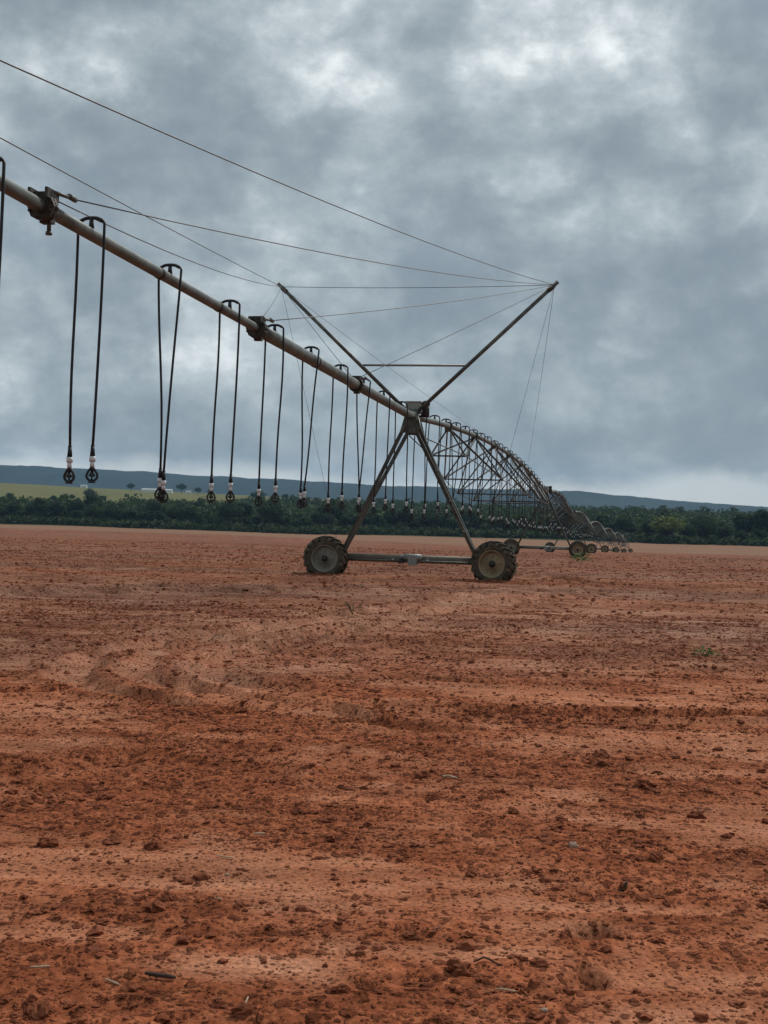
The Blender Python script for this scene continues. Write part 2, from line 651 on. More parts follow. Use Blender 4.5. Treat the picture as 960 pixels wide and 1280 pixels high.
def soil_material():
    m, N, L, b = new_mat('red_soil')
    at = N.new('ShaderNodeAttribute'); at.attribute_name = 'churn'
    af = N.new('ShaderNodeAttribute'); af.attribute_name = 'fallow'
    ag = N.new('ShaderNodeAttribute'); ag.attribute_name = 'pasture'
    nA = noise_node(N, L, 1.1, 6, .62, stretch=(1, 1.8, 1))
    nB = noise_node(N, L, 9.0, 6, .65)
    nC = noise_node(N, L, 46.0, 5, .68)
    nD = noise_node(N, L, .05, 5, .6, stretch=(.5, 1.4, 1))
    nE = noise_node(N, L, .22, 4, .6, stretch=(.25, 1.6, 1))
    crust = ramp_node(N, ((.28, (.54, .245, .142)), (.52, (.44, .168, .087)), (.75, (.37, .122, .059))))
    L.new(nA, crust.inputs[0])
    tilth = ramp_node(N, ((.32, (.185, .050, .022)), (.5, (.335, .100, .044)), (.68, (.46, .160, .077))))
    L.new(nB, tilth.inputs[0])
    fac = N.new('ShaderNodeMath'); fac.operation = 'MULTIPLY_ADD'; fac.use_clamp = True
    sub = N.new('ShaderNodeMath'); sub.operation = 'SUBTRACT'; L.new(nB, sub.inputs[0]); sub.inputs[1].default_value = .5
    L.new(sub.outputs[0], fac.inputs[0]); fac.inputs[1].default_value = .9; L.new(at.outputs['Fac'], fac.inputs[2])
    col = mix_rgb(N, L, fac.outputs[0], crust.outputs[0], tilth.outputs[0])
    def crumbs(scale, lo, hi, stretch):
        t_ = N.new('ShaderNodeTexCoord')
        mp_ = N.new('ShaderNodeMapping'); mp_.inputs['Scale'].default_value = stretch
        L.new(t_.outputs['Object'], mp_.inputs[0])
        wn = N.new('ShaderNodeTexNoise'); wn.inputs['Scale'].default_value = scale * 1.7; wn.inputs['Detail'].default_value = 2
        L.new(mp_.outputs[0], wn.inputs['Vector'])
        ad = N.new('ShaderNodeVectorMath'); ad.operation = 'MULTIPLY_ADD'
        L.new(wn.outputs['Color'], ad.inputs[0]); ad.inputs[1].default_value = (.55 / scale,) * 3
        L.new(mp_.outputs[0], ad.inputs[2])
        v = N.new('ShaderNodeTexVoronoi'); v.inputs['Scale'].default_value = scale
        L.new(ad.outputs[0], v.inputs['Vector'])
        sc_ = N.new('ShaderNodeSeparateColor'); L.new(v.outputs['Color'], sc_.inputs[0])
        pw = N.new('ShaderNodeMath'); pw.operation = 'POWER'; L.new(sc_.outputs[0], pw.inputs[0]); pw.inputs[1].default_value = 1.6
        rad = N.new('ShaderNodeMath'); rad.operation = 'MULTIPLY_ADD'; L.new(pw.outputs[0], rad.inputs[0]); rad.inputs[1].default_value = hi - lo; rad.inputs[2].default_value = lo
        ra2 = N.new('ShaderNodeMath'); ra2.operation = 'MULTIPLY'; L.new(rad.outputs[0], ra2.inputs[0])
        dm = N.new('ShaderNodeMath'); dm.operation = 'MULTIPLY_ADD'; L.new(at.outputs['Fac'], dm.inputs[0]); dm.inputs[1].default_value = .38; dm.inputs[2].default_value = .64
        L.new(dm.outputs[0], ra2.inputs[1])
        mx = N.new('ShaderNodeMath'); mx.operation = 'MAXIMUM'; L.new(ra2.outputs[0], mx.inputs[0]); mx.inputs[1].default_value = .004
        dv = N.new('ShaderNodeMath'); dv.operation = 'DIVIDE'; L.new(v.outputs['Distance'], dv.inputs[0]); L.new(mx.outputs[0], dv.inputs[1])
        mr = N.new('ShaderNodeMapRange'); mr.interpolation_type = 'SMOOTHSTEP'
        L.new(dv.outputs[0], mr.inputs[0])
        mr.inputs[1].default_value = .65; mr.inputs[2].default_value = 1.1; mr.inputs[3].default_value = 1; mr.inputs[4].default_value = 0
        return mr.outputs[0]
    cA = crumbs(52, -.05, .75, (1, .8, 1))
    cB = crumbs(20, -.15, .68, (1, .8, 1))
    dk = ramp_node(N, ((.3, (.085, .025, .012)), (.7, (.17, .052, .026))))  # moist crumb colour, with the crumbs' occlusion shade put in as well
    L.new(nB, dk.inputs[0])
    for c_, a_ in ((cA, .78), (cB, .84)):
        fm = N.new('ShaderNodeMath'); fm.operation = 'MULTIPLY'; L.new(c_, fm.inputs[0]); fm.inputs[1].default_value = a_
        col = mix_rgb(N, L, fm.outputs[0], col, dk.outputs[0])
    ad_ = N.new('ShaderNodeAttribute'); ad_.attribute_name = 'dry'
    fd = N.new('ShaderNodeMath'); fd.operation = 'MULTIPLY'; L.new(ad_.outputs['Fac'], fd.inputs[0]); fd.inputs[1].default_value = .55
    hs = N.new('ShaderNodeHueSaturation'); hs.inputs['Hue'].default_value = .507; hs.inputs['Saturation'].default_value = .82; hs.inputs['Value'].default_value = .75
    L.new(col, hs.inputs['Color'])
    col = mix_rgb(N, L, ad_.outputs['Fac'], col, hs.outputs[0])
    gr = ramp_node(N, ((.30, (.42, .40, .39)), (.5, (1, 1, 1)), (.70, (1.5, 1.54, 1.56))))
    L.new(nC, gr.inputs[0])
    col = mix_rgb(N, L, .8, col, gr.outputs[0], 'MULTIPLY')
    big = ramp_node(N, ((.3, (.80, .78, .77)), (.7, (1.14, 1.16, 1.17))))
    L.new(nD, big.inputs[0])
    col = mix_rgb(N, L, 1.0, col, big.outputs[0], 'MULTIPLY')
    str_ = ramp_node(N, ((.32, (.78, .76, .75)), (.68, (1.12, 1.13, 1.14))))
    L.new(nE, str_.inputs[0])
    col = mix_rgb(N, L, .9, col, str_.outputs[0], 'MULTIPLY')
    nF = noise_node(N, L, 2.4, 6, .7, stretch=(.35, 1.5, 1))
    fin = ramp_node(N, ((.34, (.60, .57, .56)), (.5, (1, 1, 1)), (.66, (1.3, 1.36, 1.4))))
    L.new(nF, fin.inputs[0])
    col = mix_rgb(N, L, .75, col, fin.outputs[0], 'MULTIPLY')
    fal = ramp_node(N, ((.3, (.215, .118, .072)), (.7, (.30, .172, .108))))
    L.new(nE, fal.inputs[0])
    col = mix_rgb(N, L, af.outputs['Fac'], col, fal.outputs[0])
    pas = ramp_node(N, ((.3, (.115, .115, .042)), (.55, (.165, .155, .06)), (.75, (.095, .105, .04))))
    nP = noise_node(N, L, .012, 5, .6, stretch=(1, .4, 1))
    L.new(nP, pas.inputs[0])
    col = mix_rgb(N, L, ag.outputs['Fac'], col, pas.outputs[0])
    al = N.new('ShaderNodeAttribute'); al.attribute_name = 'litter'
    col = mix_rgb(N, L, al.outputs['Fac'], col, (.035, .045, .022))
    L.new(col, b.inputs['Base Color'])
    b.inputs['Roughness'].default_value = .95
    b.inputs['Specular IOR Level'].default_value = .03
    bn = bump_node(N, L, nB, .7, .03)
    bn = bump_node(N, L, nC, .8, .010, bn)
    bn = bump_node(N, L, cA, .8, .008, bn)
    bn = bump_node(N, L, cB, .8, .018, bn)
    L.new(bn, b.inputs['Normal'])
    return m


MAT_SOIL = soil_material()
MAT_CLOD = simple_mat('soil_clod', ((.3, (.11, .032, .015)), (.5, (.20, .062, .030)), (.7, (.33, .115, .058))), 9, .97, bump=.6, bdist=.01, spec=.1)
MAT_GALV = simple_mat('weathered_galvanised_pipe', ((.3, (.070, .082, .072)), (.5, (.105, .118, .104)), (.72, (.160, .172, .150))), 3.2, .5, .2, .08, .004, stretch=(1, 1, 1))
MAT_STEEL = simple_mat('weathered_galvanised_steel', ((.3, (.045, .050, .043)), (.5, (.078, .083, .071)), (.72, (.15, .152, .13))), 5, .5, .3, .1, .004)
MAT_BEAM = simple_mat('dusty_base_beam', ((.3, (.085, .074, .056)), (.5, (.13, .112, .084)), (.72, (.19, .16, .115))), 3.5, .65, .1, .1, .004)
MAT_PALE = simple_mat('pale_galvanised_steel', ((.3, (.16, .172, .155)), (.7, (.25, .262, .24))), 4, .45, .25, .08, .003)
MAT_DARKST = simple_mat('dark_iron_fitting', ((.3, (.025, .023, .02)), (.7, (.065, .058, .048))), 9, .6, .3, .2, .004)
MAT_CABLE = simple_mat('steel_cable', ((.3, (.07, .07, .07)), (.7, (.10, .10, .10))), 30, .5, .3, 0)
MAT_HOSE = simple_mat('black_rubber_hose', ((.3, (.008, .009, .011)), (.7, (.018, .02, .024))), 12, .5, 0, 0, spec=.35)
MAT_SPRK = simple_mat('black_plastic', ((.3, (.008, .008, .009)), (.7, (.02, .02, .021))), 20, .4, 0, 0)
MAT_WHITE = simple_mat('white_plastic', ((.3, (.52, .56, .57)), (.7, (.70, .74, .75))), 25, .45, 0, 0)
MAT_TYRE = simple_mat('dusty_tyre_rubber', ((.3, (.016, .015, .013)), (.5, (.045, .037, .027)), (.68, (.13, .095, .06))), 7, .85, 0, .25, .006, spec=.25)
MAT_TYRE_SIDE = simple_mat('dusty_tyre_sidewall', ((.3, (.035, .031, .025)), (.5, (.075, .062, .045)), (.68, (.15, .112, .072))), 5, .85, 0, .2, .006, spec=.2)
MAT_RIM_GREY = simple_mat('grey_wheel_rim', ((.3, (.15, .145, .118)), (.7, (.27, .25, .20))), 4, .55, .2, .1, .004)
MAT_RIM_TAN = simple_mat('muddy_wheel_rim', ((.3, (.20, .155, .09)), (.7, (.36, .28, .17))), 4, .6, .15, .1, .004)
MAT_BOX = simple_mat('pale_green_grey_paint', ((.3, (.21, .22, .185)), (.7, (.28, .29, .25))), 5, .55, 0, .05, .003)
MAT_BARK = simple_mat('bark', ((.3, (.05, .042, .034)), (.7, (.11, .09, .07))), 3, .9, 0, .4, .03)
MAT_STRAW = simple_mat('dry_straw', ((.3, (.36, .24, .14)), (.7, (.55, .42, .28))), 30, .8, 0, .1, .002)
MAT_TWIG = simple_mat('dark_twig', ((.3, (.035, .020, .014)), (.7, (.085, .05, .034))), 30, .9, 0, .3, .003)
MAT_STONE = simple_mat('pale_stone', ((.3, (.30, .18, .12)), (.7, (.50, .36, .26))), 18, .85, 0, .4, .005)
MAT_SHED = simple_mat('white_shed_wall', ((.3, (.66, .66, .64)), (.7, (.78, .78, .76))), .6, .7, 0, 0)
MAT_SHED_ROOF = simple_mat('grey_shed_roof', ((.3, (.45, .46, .46)), (.7, (.58, .59, .59))), .6, .5, 0, 0)


def leaf_material(name, dark, mid, lightc, attr=True, scale=.9):
    m, N, L, b = new_mat(name)
    n = noise_node(N, L, scale, 3, .6)
    r = ramp_node(N, ((.3, dark), (.5, mid), (.72, lightc)))
    L.new(n, r.inputs[0])
    col = r.outputs[0]
    if attr:
        a = N.new('ShaderNodeAttribute'); a.attribute_name = 'tint'
        tr = ramp_node(N, ((0, (.62, .66, .72)), (.5, (1, 1, 1)), (1, (1.55, 1.45, 1.05))))
        L.new(a.outputs['Fac'], tr.inputs[0])
        col = mix_rgb(N, L, 1.0, col, tr.outputs[0], 'MULTIPLY')
    oi = N.new('ShaderNodeObjectInfo')
    orr = ramp_node(N, ((0, (.72, .76, .80)), (.5, (1, 1, 1)), (1, (1.3, 1.25, 1.0))))
    L.new(oi.outputs['Random'], orr.inputs[0])
    col = mix_rgb(N, L, 1.0, col, orr.outputs[0], 'MULTIPLY')
    L.new(col, b.inputs['Base Color'])
    b.inputs['Roughness'].default_value = .7
    b.inputs['Specular IOR Level'].default_value = .2
    tr2 = N.new('ShaderNodeBsdfTranslucent')
    L.new(col, tr2.inputs['Color'])
    ms = N.new('ShaderNodeMixShader')
    ms.inputs[0].default_value = .25
    L.new(b.outputs[0], ms.inputs[1])
    L.new(tr2.outputs[0], ms.inputs[2])
    L.new(ms.outputs[0], N['Material Output'].inputs['Surface'])
    return m


MAT_LEAF = leaf_material('savanna_foliage', (.025, .045, .021), (.041, .069, .029), (.066, .100, .040), scale=.25)
MAT_LEAF_PALE = leaf_material('pale_foliage', (.085, .115, .034), (.12, .16, .046), (.16, .20, .06), scale=.3)
MAT_SHRUB = leaf_material('scrub_foliage', (.030, .052, .022), (.045, .072, .028), (.066, .098, .038), scale=.3)
MAT_WEED = leaf_material('weed_leaf', (.04, .10, .02), (.07, .16, .03), (.11, .21, .045), attr=False, scale=20)
MAT_WEED_DULL = leaf_material('dull_weed_leaf', (.09, .085, .035), (.12, .11, .045), (.15, .13, .06), attr=False, scale=20)


def hill_material():
    m, N, L, b = new_mat('wooded_hill')
    n = noise_node(N, L, .006, 8, .68, stretch=(1, .5, 1))
    r = ramp_node(N, ((.3, (.014, .024, .018)), (.55, (.024, .038, .024)), (.75, (.040, .056, .034))))
    L.new(n, r.inputs[0])
    L.new(r.outputs[0], b.inputs['Base Color'])
    b.inputs['Roughness'].default_value = .95
    b.inputs['Specular IOR Level'].default_value = .05
    L.new(bump_node(N, L, n, .6, 12), b.inputs['Normal'])
    return m


MAT_HILL = hill_material()

# ------------------------------------------------------------------ ground: one sheet to the horizon
CY = -5.0
ang_f = np.arange(-27, 27.001, .125)
ang = np.radians(np.concatenate([np.arange(-180, -60, 6), np.arange(-60, -27, 1.5), ang_f, np.arange(27 + 1.5, 60, 1.5), np.arange(60, 180, 6)]))
rr = [0.4, 1.5, 3.0, 4.5, 6.0, 7.0]
while rr[-1] < 45: rr.append(rr[-1] * 1.0029)
while rr[-1] < 420: rr.append(rr[-1] * 1.0085)
while rr[-1] < 6900: rr.append(rr[-1] * 1.03)
rr = np.array(rr)
A, R = np.meshgrid(ang, rr)
GX, GY = R * np.sin(A), R * np.cos(A) + CY
SP = R * .0029
SP = np.where(np.abs(A) > math.radians(27.2), R * .03, np.where(R > 45, R * .0085, SP))
rel, churn = relief(GX.ravel(), GY.ravel(), SP.ravel())
rel, churn = rel.reshape(GX.shape), churn.reshape(GX.shape)
far_fade = 1 - smooth(330, 480, GY)
GZ = base_h(GX, GY) + rel * far_fade
na, nr = len(ang), len(rr)
idx = np.arange(nr * na).reshape(nr, na)
nxt = np.roll(idx, -1, axis=1)
quads = np.stack([idx[:-1], idx[1:], nxt[1:], nxt[:-1]], -1).reshape(-1, 4)[:, ::-1]
edge = 455 + fbm(GX / 160., GY / 160., 2, 8) * 25 - np.clip(GX / 160., -.4, 1.2) * 110
fallow = smooth(-8, 8, GY - edge) * (1 - smooth(640, 680, GY))
pasture = smooth(604, 612, GY)
floor_ = smooth(600, 606, GY) * (1 - smooth(0, 40, GY - np.interp(GX / np.maximum(GY, 1), [-.4, -.22, -.15, -.10, .0, .06, .4], [900, 900, 980, 1180, 1270, 1280, 1290])))
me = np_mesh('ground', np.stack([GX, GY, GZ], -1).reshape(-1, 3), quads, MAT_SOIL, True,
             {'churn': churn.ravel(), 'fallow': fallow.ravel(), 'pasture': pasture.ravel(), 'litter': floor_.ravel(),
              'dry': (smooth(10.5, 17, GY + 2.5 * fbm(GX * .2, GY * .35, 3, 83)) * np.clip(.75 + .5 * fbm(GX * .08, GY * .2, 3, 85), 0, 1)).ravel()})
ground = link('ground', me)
ground['kind'] = 'structure'

# ------------------------------------------------------------------ hills: a long wooded plateau far off
hx = np.linspace(-5200, 5200, 420)
t = np.linspace(0, 1, 26)
HX, HT = np.meshgrid(hx, t)
HY = 4300 + 2300 * HT + 120 * fbm(HX / 900., HT * 2, 3, 61)
# ridge height read off along the skyline
pxs = np.array([-700, -200, 0, 150, 320, 480, 700, 830, 960, 1200, 1700])
hts = np.array([70, 62, 58, 55, 49.5, 46, 44.5, 37, 29, 24, 30]) / F * 6000
ridge = np.interp(480 + HX / 6000. * F, pxs, hts) + EYE
prof = smooth(0.0, .62, HT) * (.94 + .06 * smooth(.6, 1, HT))
HZ = -30 + (ridge + 30) * prof + fbm(HX / 500., HY / 500., 5, 66) * 16 * prof * (1 - .75 * smooth(.5, .75, HT)) + fbm(HX / 45., HY / 60., 2, 69) * 2.0
n0, n1 = HX.shape
idx = np.arange(n0 * n1).reshape(n0, n1)
quads = np.stack([idx[:-1, :-1], idx[:-1, 1:], idx[1:, 1:], idx[1:, :-1]], -1).reshape(-1, 4)
hills = link('hills', np_mesh('hills', np.stack([HX, HY, HZ], -1).reshape(-1, 3), quads, MAT_HILL, True))
hills['kind'] = 'structure'

# ------------------------------------------------------------------ irrigation machine
TH = math.radians(10.8)
# tower base centres in plan: the near one, then each next tower along the line
T_PX = [(None, 34.3), (721, 88), (738.5, 142), (755.5, 196), (769.5, 250), (779.5, 304), (788, 358)]
TOW = []
for px, d in T_PX:
    if px is None:
        X = 0.70
    else:
        X = (px - 480 + 1.1) / F * d - 2.24
    TOW.append(Vector((X, d, float(base_h(np.array([X]), np.array([float(d)]))[0]) - (.09 if px is None else .05))))     # wheels sunk into their track
PIV = Vector((TOW[-1].x + 10.6, 410.0, 0))
PIV.z = float(base_h(np.array([PIV.x]), np.array([PIV.y]))[0])
HTOP = 4.41                        # pipe centre above ground at a tower
HW = 2.28                          # half wheel base
DROP_BOTTOM = 1.68                 # sprinkler height above ground


def wheel_meshes():
    R0, W = .60, .40
    clip = -.545
    t = MB()
    prof = [(.345, -.15), (.36, -.185), (.43, -.205), (.50, -.200), (.545, -.175), (.56, -.10), (.566, 0), (.56, .10), (.545, .175),
            (.50, .200), (.43, .205), (.36, .185), (.345, .15)]
    t.lathe(prof, 48, 'Y', 1, True, clip, True)
    nl = 19
    for sgn in (-1, 1):
        for k in range(nl):
            a0 = 2 * math.pi * (k + (.5 if sgn > 0 else 0)) / nl
            vs_ = []
            for (yy, da, rbase, rtop, wd) in ((.01, .0, .54, .612, .052), (.10, .11, .54, .610, .058), (.185, .20, .52, .592, .066), (.207, .225, .455, .50, .07)):
                a = a0 + da
                for r_ in (rbase, rtop):
                    for w in (-.5, .5):
                        aa = a + w * wd / r_
                        vs_.append([r_ * math.cos(aa), sgn * yy, r_ * math.sin(aa)])
            for p in vs_:
                if p[2] < clip - .01: p[2] = clip - .01 + (p[2] - clip + .01) * .12
            fs_ = []
            for i in range(3):
                o = i * 4
                fs_ += [(o, o + 4, o + 6, o + 2), (o + 2, o + 6, o + 7, o + 3), (o + 3, o + 7, o + 5, o + 1), (o + 1, o + 5, o + 4, o)]
            fs_ += [(0, 2, 3, 1), (12, 13, 15, 14)]
            if sgn < 0: fs_ = [f[::-1] for f in fs_]
            t.add(vs_, fs_, 0, False)
    tyre = t.mesh('tyre', [MAT_TYRE, MAT_TYRE_SIDE])
    rims = []
    for mat in (MAT_RIM_GREY, MAT_RIM_TAN):
        r = MB()
        r.lathe([(.352, -.19), (.368, -.196), (.372, -.185), (.345, -.175), (.318, -.15), (.305, -.075), (.292, -.06), (.25, -.075), (.13, -.095),
                 (.12, -.115), (.0, -.115)], 40, 'Y')
        r.lathe([(.0, .05), (.12, .05), (.28, -.03), (.305, .05), (.33, .17), (.372, .185), (.368, .196), (.352, .19)], 40, 'Y')
        for k in range(8):                     # stiffening ribs pressed into the dish
            a = 2 * math.pi * k / 8
            r.tube([(.15 * math.cos(a), -.098, .15 * math.sin(a)), (.235 * math.cos(a), -.080, .235 * math.sin(a))], .012, 6)
        rims.append(r.mesh('rim', mat))
    h = MB()
    h.lathe([(.0, -.19), (.04, -.19), (.052, -.175), (.052, -.14), (.085, -.135), (.085, -.112), (.0, -.112)], 18, 'Y')
    for k in range(8):
        a = 2 * math.pi * (k + .5) / 8
        h.tube([(.105 * math.cos(a), -.14, .105 * math.sin(a)), (.105 * math.cos(a), -.11, .105 * math.sin(a))], .013, 6)
    h.tube([(0, -.10, 0), (0, .42, 0)], .05, 10)
    hub = h.mesh('hub', MAT_DARKST)
    return tyre, rims, hub


TYRE, RIMS, HUB = wheel_meshes()
HUB_Z = .545


def tower_part_meshes():
    P = {}
    for sx in (-1, 1):
        for sy in (-1, 1):
            m = MB()
            m.angle((sx * 1.86, .12 + sy * .10, .64), (sx * .13, sy * .42, HTOP - .30), .105, .014, side=(0, 1, 0))
            P['leg', sx, sy] = m.mesh('leg', MAT_STEEL)
    m = MB()
    m.tube([(-HW + .12, .22, HUB_Z + .05), (HW - .12, .22, HUB_Z + .05)], .105, 16)
    for sx in (-1, 1):
        m.box((sx * (HW - .12), .24, HUB_Z), (.22, .20, .28))
        m.box((sx * 1.86, .14, HUB_Z + .10), (.22, .26, .05))
        m.box((sx * 1.86, .14, HUB_Z + .02), (.03, .24, .18))
    P['base_beam'] = m.mesh('base_beam', MAT_BEAM)
    m = MB()
    m.box((.10, .10, HUB_Z + .02), (.24, .30, .26))
    m.tube([(-.16, .06, HUB_Z + .10), (.33, .06, HUB_Z + .10)], .085, 14)
    m.tube([(-.24, .06, HUB_Z + .10), (-.16, .06, HUB_Z + .10)], .06, 12)
    for k in range(4):
        m.tube([(.0 + k * .07, .06, HUB_Z + .10), (.02 + k * .07, .06, HUB_Z + .10)], .095, 14)
    P['gear_motor'] = m.mesh('gear_motor', MAT_PALE)
    m = MB()
    m.box((-.08, .06, HUB_Z + .06), (.10, .12, .20))
    m.box((-.22, -.0, HUB_Z - .02), (.14, .16, .10))
    P['motor_terminal_box'] = m.mesh('motor_terminal_box', MAT_DARKST)
    m = MB()
    m.tube([(-HW + .1, .04, HUB_Z + .0), (HW - .1, .04, HUB_Z + .0)], .022, 8)
    for sx in (-1, 1):
        m.tube([(sx * .42, .04, HUB_Z), (sx * .52, .04, HUB_Z)], .045, 10)
        m.box((sx * (HW - .16), .06, HUB_Z), (.16, .14, .2))
    P['drive_shaft'] = m.mesh('drive_shaft', MAT_STEEL)
    m = MB()                                        # gusset plates under the pipe
    for yy in (-.43, .43):
        pl = [(-.15, HTOP - .02), (.15, HTOP - .02), (.27, HTOP - .46), (-.27, HTOP - .46)]
        vs_ = [(x, yy - .008, z) for x, z in pl] + [(x, yy + .008, z) for x, z in pl]
        m.add(vs_, [(0, 1, 2, 3), (7, 6, 5, 4), (0, 4, 5, 1), (1, 5, 6, 2), (2, 6, 7, 3), (3, 7, 4, 0)])
    m.box((0, 0, HTOP - .30), (.26, .84, .03))
    P['gusset_plate'] = m.mesh('gusset_plate', MAT_STEEL)
    m = MB()
    for yy, r_ in ((-.30, .135), (-.22, .15), (.0, .125), (.22, .13), (.30, .115)):
        m.tube([(0, yy - .03, HTOP), (0, yy + .03, HTOP)], r_, 16)
    m.tube([(0, -.45, HTOP), (0, .45, HTOP)], .10, 14)
    m.box((.13, .02, HTOP - .04), (.07, .5, .09))
    m.box((-.13, .02, HTOP - .04), (.07, .5, .09))
    P['pipe_coupling'] = m.mesh('pipe_coupling', MAT_PALE)
    m = MB()
    m.box((0, .10, HTOP + .24), (.40, .26, .30))
    m.box((0, .10, HTOP + .405), (.44, .30, .03))
    m.box((-.12, -.045, HTOP + .24), (.03, .03, .09))
    P['control_box'] = m.mesh('control_box', MAT_BOX)
    m = MB()
    m.tube([(.30, .30, HTOP + .02), (.30, .30, HTOP + .36)], .10, 14)
    m.lathe([(.0, .0), (.12, .0), (.11, .06), (.06, .10), (.0, .11)], 14, 'Z')
    for i in range(len(m.v) - 14 * 5, len(m.v)):
        v = m.v[i]
        m.v[i] = (v[0] + .30, v[1] + .30, v[2] + HTOP + .36)
    m.box((.22, .26, HTOP + .04), (.2, .1, .05))
    P['alignment_switch'] = m.mesh('alignment_switch', MAT_DARKST)
    m = MB()                                        # conduit up one leg
    m.tube([(1.80, .0, .75), (1.0, -.20, 2.45), (.30, -.40, HTOP - .34), (.12, -.05, HTOP + .10)], .018, 6)
    for q in (.2, .45, .7):
        m.box((1.80 - q * 1.5, -.02 - q * .40, .75 + q * 3.2), (.10, .10, .05))
    P['conduit'] = m.mesh('conduit', MAT_PALE)
    return P


TP = tower_part_meshes()


def make_tower(i, yaw, label):
    # local +Y runs along the pipe, away from the near end; local +X across it
    root = empty('drive_tower', TOW[i], -yaw)
    tag(root, label, 'irrigation tower', 'wheeled drive towers of the irrigation machine')
    for key, me_ in TP.items():
        nm = key[0] if isinstance(key, tuple) else key
        if nm in ('motor_terminal_box', 'control_box', 'alignment_switch', 'conduit') and i > 2: continue
        link(nm, me_, root)
    for sx in (-1, 1):
        w = empty('wheel')
        w.parent = root
        w.location = (sx * HW, 0, HUB_Z)
        extra = math.radians(-13) if (sx > 0 and i == 0) else math.radians(random.uniform(-3, 3))
        w.rotation_euler = (0, 0, extra)
        link('tyre', TYRE, w)
        link('rim', RIMS[1 if sx > 0 else 0], w)
        link('hub', HUB, w)
    return root


def yaw_of(i):
    if i == 0: return TH
    a = TOW[i] - TOW[i - 1]
    b = (TOW[i + 1] if i + 1 < len(TOW) else PIV) - TOW[i]
    c = a.normalized() + b.normalized()
    return math.atan2(c.x, c.y)


t_labels = ['nearest steel A-frame tower on two big lugged wheels, carrying the V-shaped cable mast',
            'second steel tower, at the far end of the large arched span',
            'third steel tower along the line, small, just right of the second one',
            'fourth steel tower along the line, small wheel, on the far red field',
            'fifth steel tower along the line, tiny, on the far red field',
            'sixth steel tower along the line, tiny, second to last on the right',
            'last and smallest wheeled tower at the far right end of the irrigation line']
towers = [make_tower(i, yaw_of(i), t_labels[i]) for i in range(len(TOW))]

# ---- frame helpers along the near line
U = Vector((math.sin(TH), math.cos(TH), 0))
NV = Vector((math.cos(TH), -math.sin(TH), 0))
T0 = TOW[0]


def over(s, off=0.0, dz=0.0):
    """point on the overhang pipe, s metres from the near tower towards the camera side"""
    z = HTOP + .0085 * s + dz
    return Vector((T0.x, T0.y, T0.z + z)) - U * s + NV * off


# ---- V mast and stay cables belong to the near tower
MT = MB


def local0(p):
    """world point to the near tower's local frame"""
    q = Vector(p) - T0
    return Vector((q.dot(NV), q.dot(U), q.z))


tipL, tipR = Vector((-3.75, 0, 7.93)), Vector((3.68, 0, 7.93))
for tip, sx in ((tipL, -1), (tipR, 1)):
    m = MB()
    foot = Vector((sx * .10, -.05, HTOP + .10))
    dirv = (tip - foot).normalized()
    m.tube([foot, tip + dirv * .12], .052, 10)
    m.tube([tip - dirv * .22, tip - dirv * .02], .068, 10)
    m.box(foot, (.12, .16, .2))
    m.build('mast', MAT_STEEL, towers[0])
m = MB()
m.tube([tipL.lerp(Vector((0, 0, HTOP + .1)), .625), tipR.lerp(Vector((0, 0, HTOP + .1)), .625)], .029, 8)
m.build('cross_strut', MAT_PALE, towers[0])


def cable(a, b, sag, r=.0075):
    a, b = Vector(a), Vector(b)
    pts = []
    for k in range(13):
        q = k / 12
        p = a.lerp(b, q)
        p.z -= sag * 4 * q * (1 - q)
        pts.append(p)
    m = MB()
    m.tube(pts, r, 6)
    return m.build('stay_cable', MAT_CABLE, towers[0])


S_FL = [7.3, 14.7, 22.1, 29.4]                       # pipe joints along the overhang
cable(tipL, tipR, .05)
for k, s in enumerate(S_FL):
    for tip in (tipL, tipR):
        lug = local0(over(s, .10 if tip.x > 0 else -.10, .17))
        if k > 0: lug += Vector((0, .44, .02))
        cable(lug, tip, (.02, .08, .16, .22 if tip.x > 0 else .04)[k])
for tip in (tipL, tipR):                               # ties down to the wheel base
    sx = 1 if tip.x > 0 else -1
    cable(tip, (sx * 1.95, .15, .75), .0, .0045)
    cable(tip, (sx * .1, 39.0 / math.cos(.02), HTOP + .75), .15, .0055)      # back stay to the arched span


# ------------------------------------------------------------------ spans
def flange_mesh(m, c, t, r, mi=0, fw=.055):
    c, t = Vector(c), Vector(t).normalized()
    x = t.cross(Vector((0, 0, 1))).normalized()
    y = x.cross(t)
    for o in (-.035, .035):
        m.tube([c + t * (o - .022), c + t * (o + .022)], r + fw, 8, mi, smooth=False)
    for k in range(8):
        a = 2 * math.pi * (k + .5) / 8
        q = c + (x * math.cos(a) + y * math.sin(a)) * (r + fw * .66)
        m.tube([q - t * .085, q + t * .085], .016, 6, mi)


OV = empty('overhang_pipe', (T0.x, T0.y, T0.z))
tag(OV, 'long cable-stayed overhang pipe running from the mast tower towards the upper left', 'irrigation pipe')


def ovl(p): return Vector(p) - T0


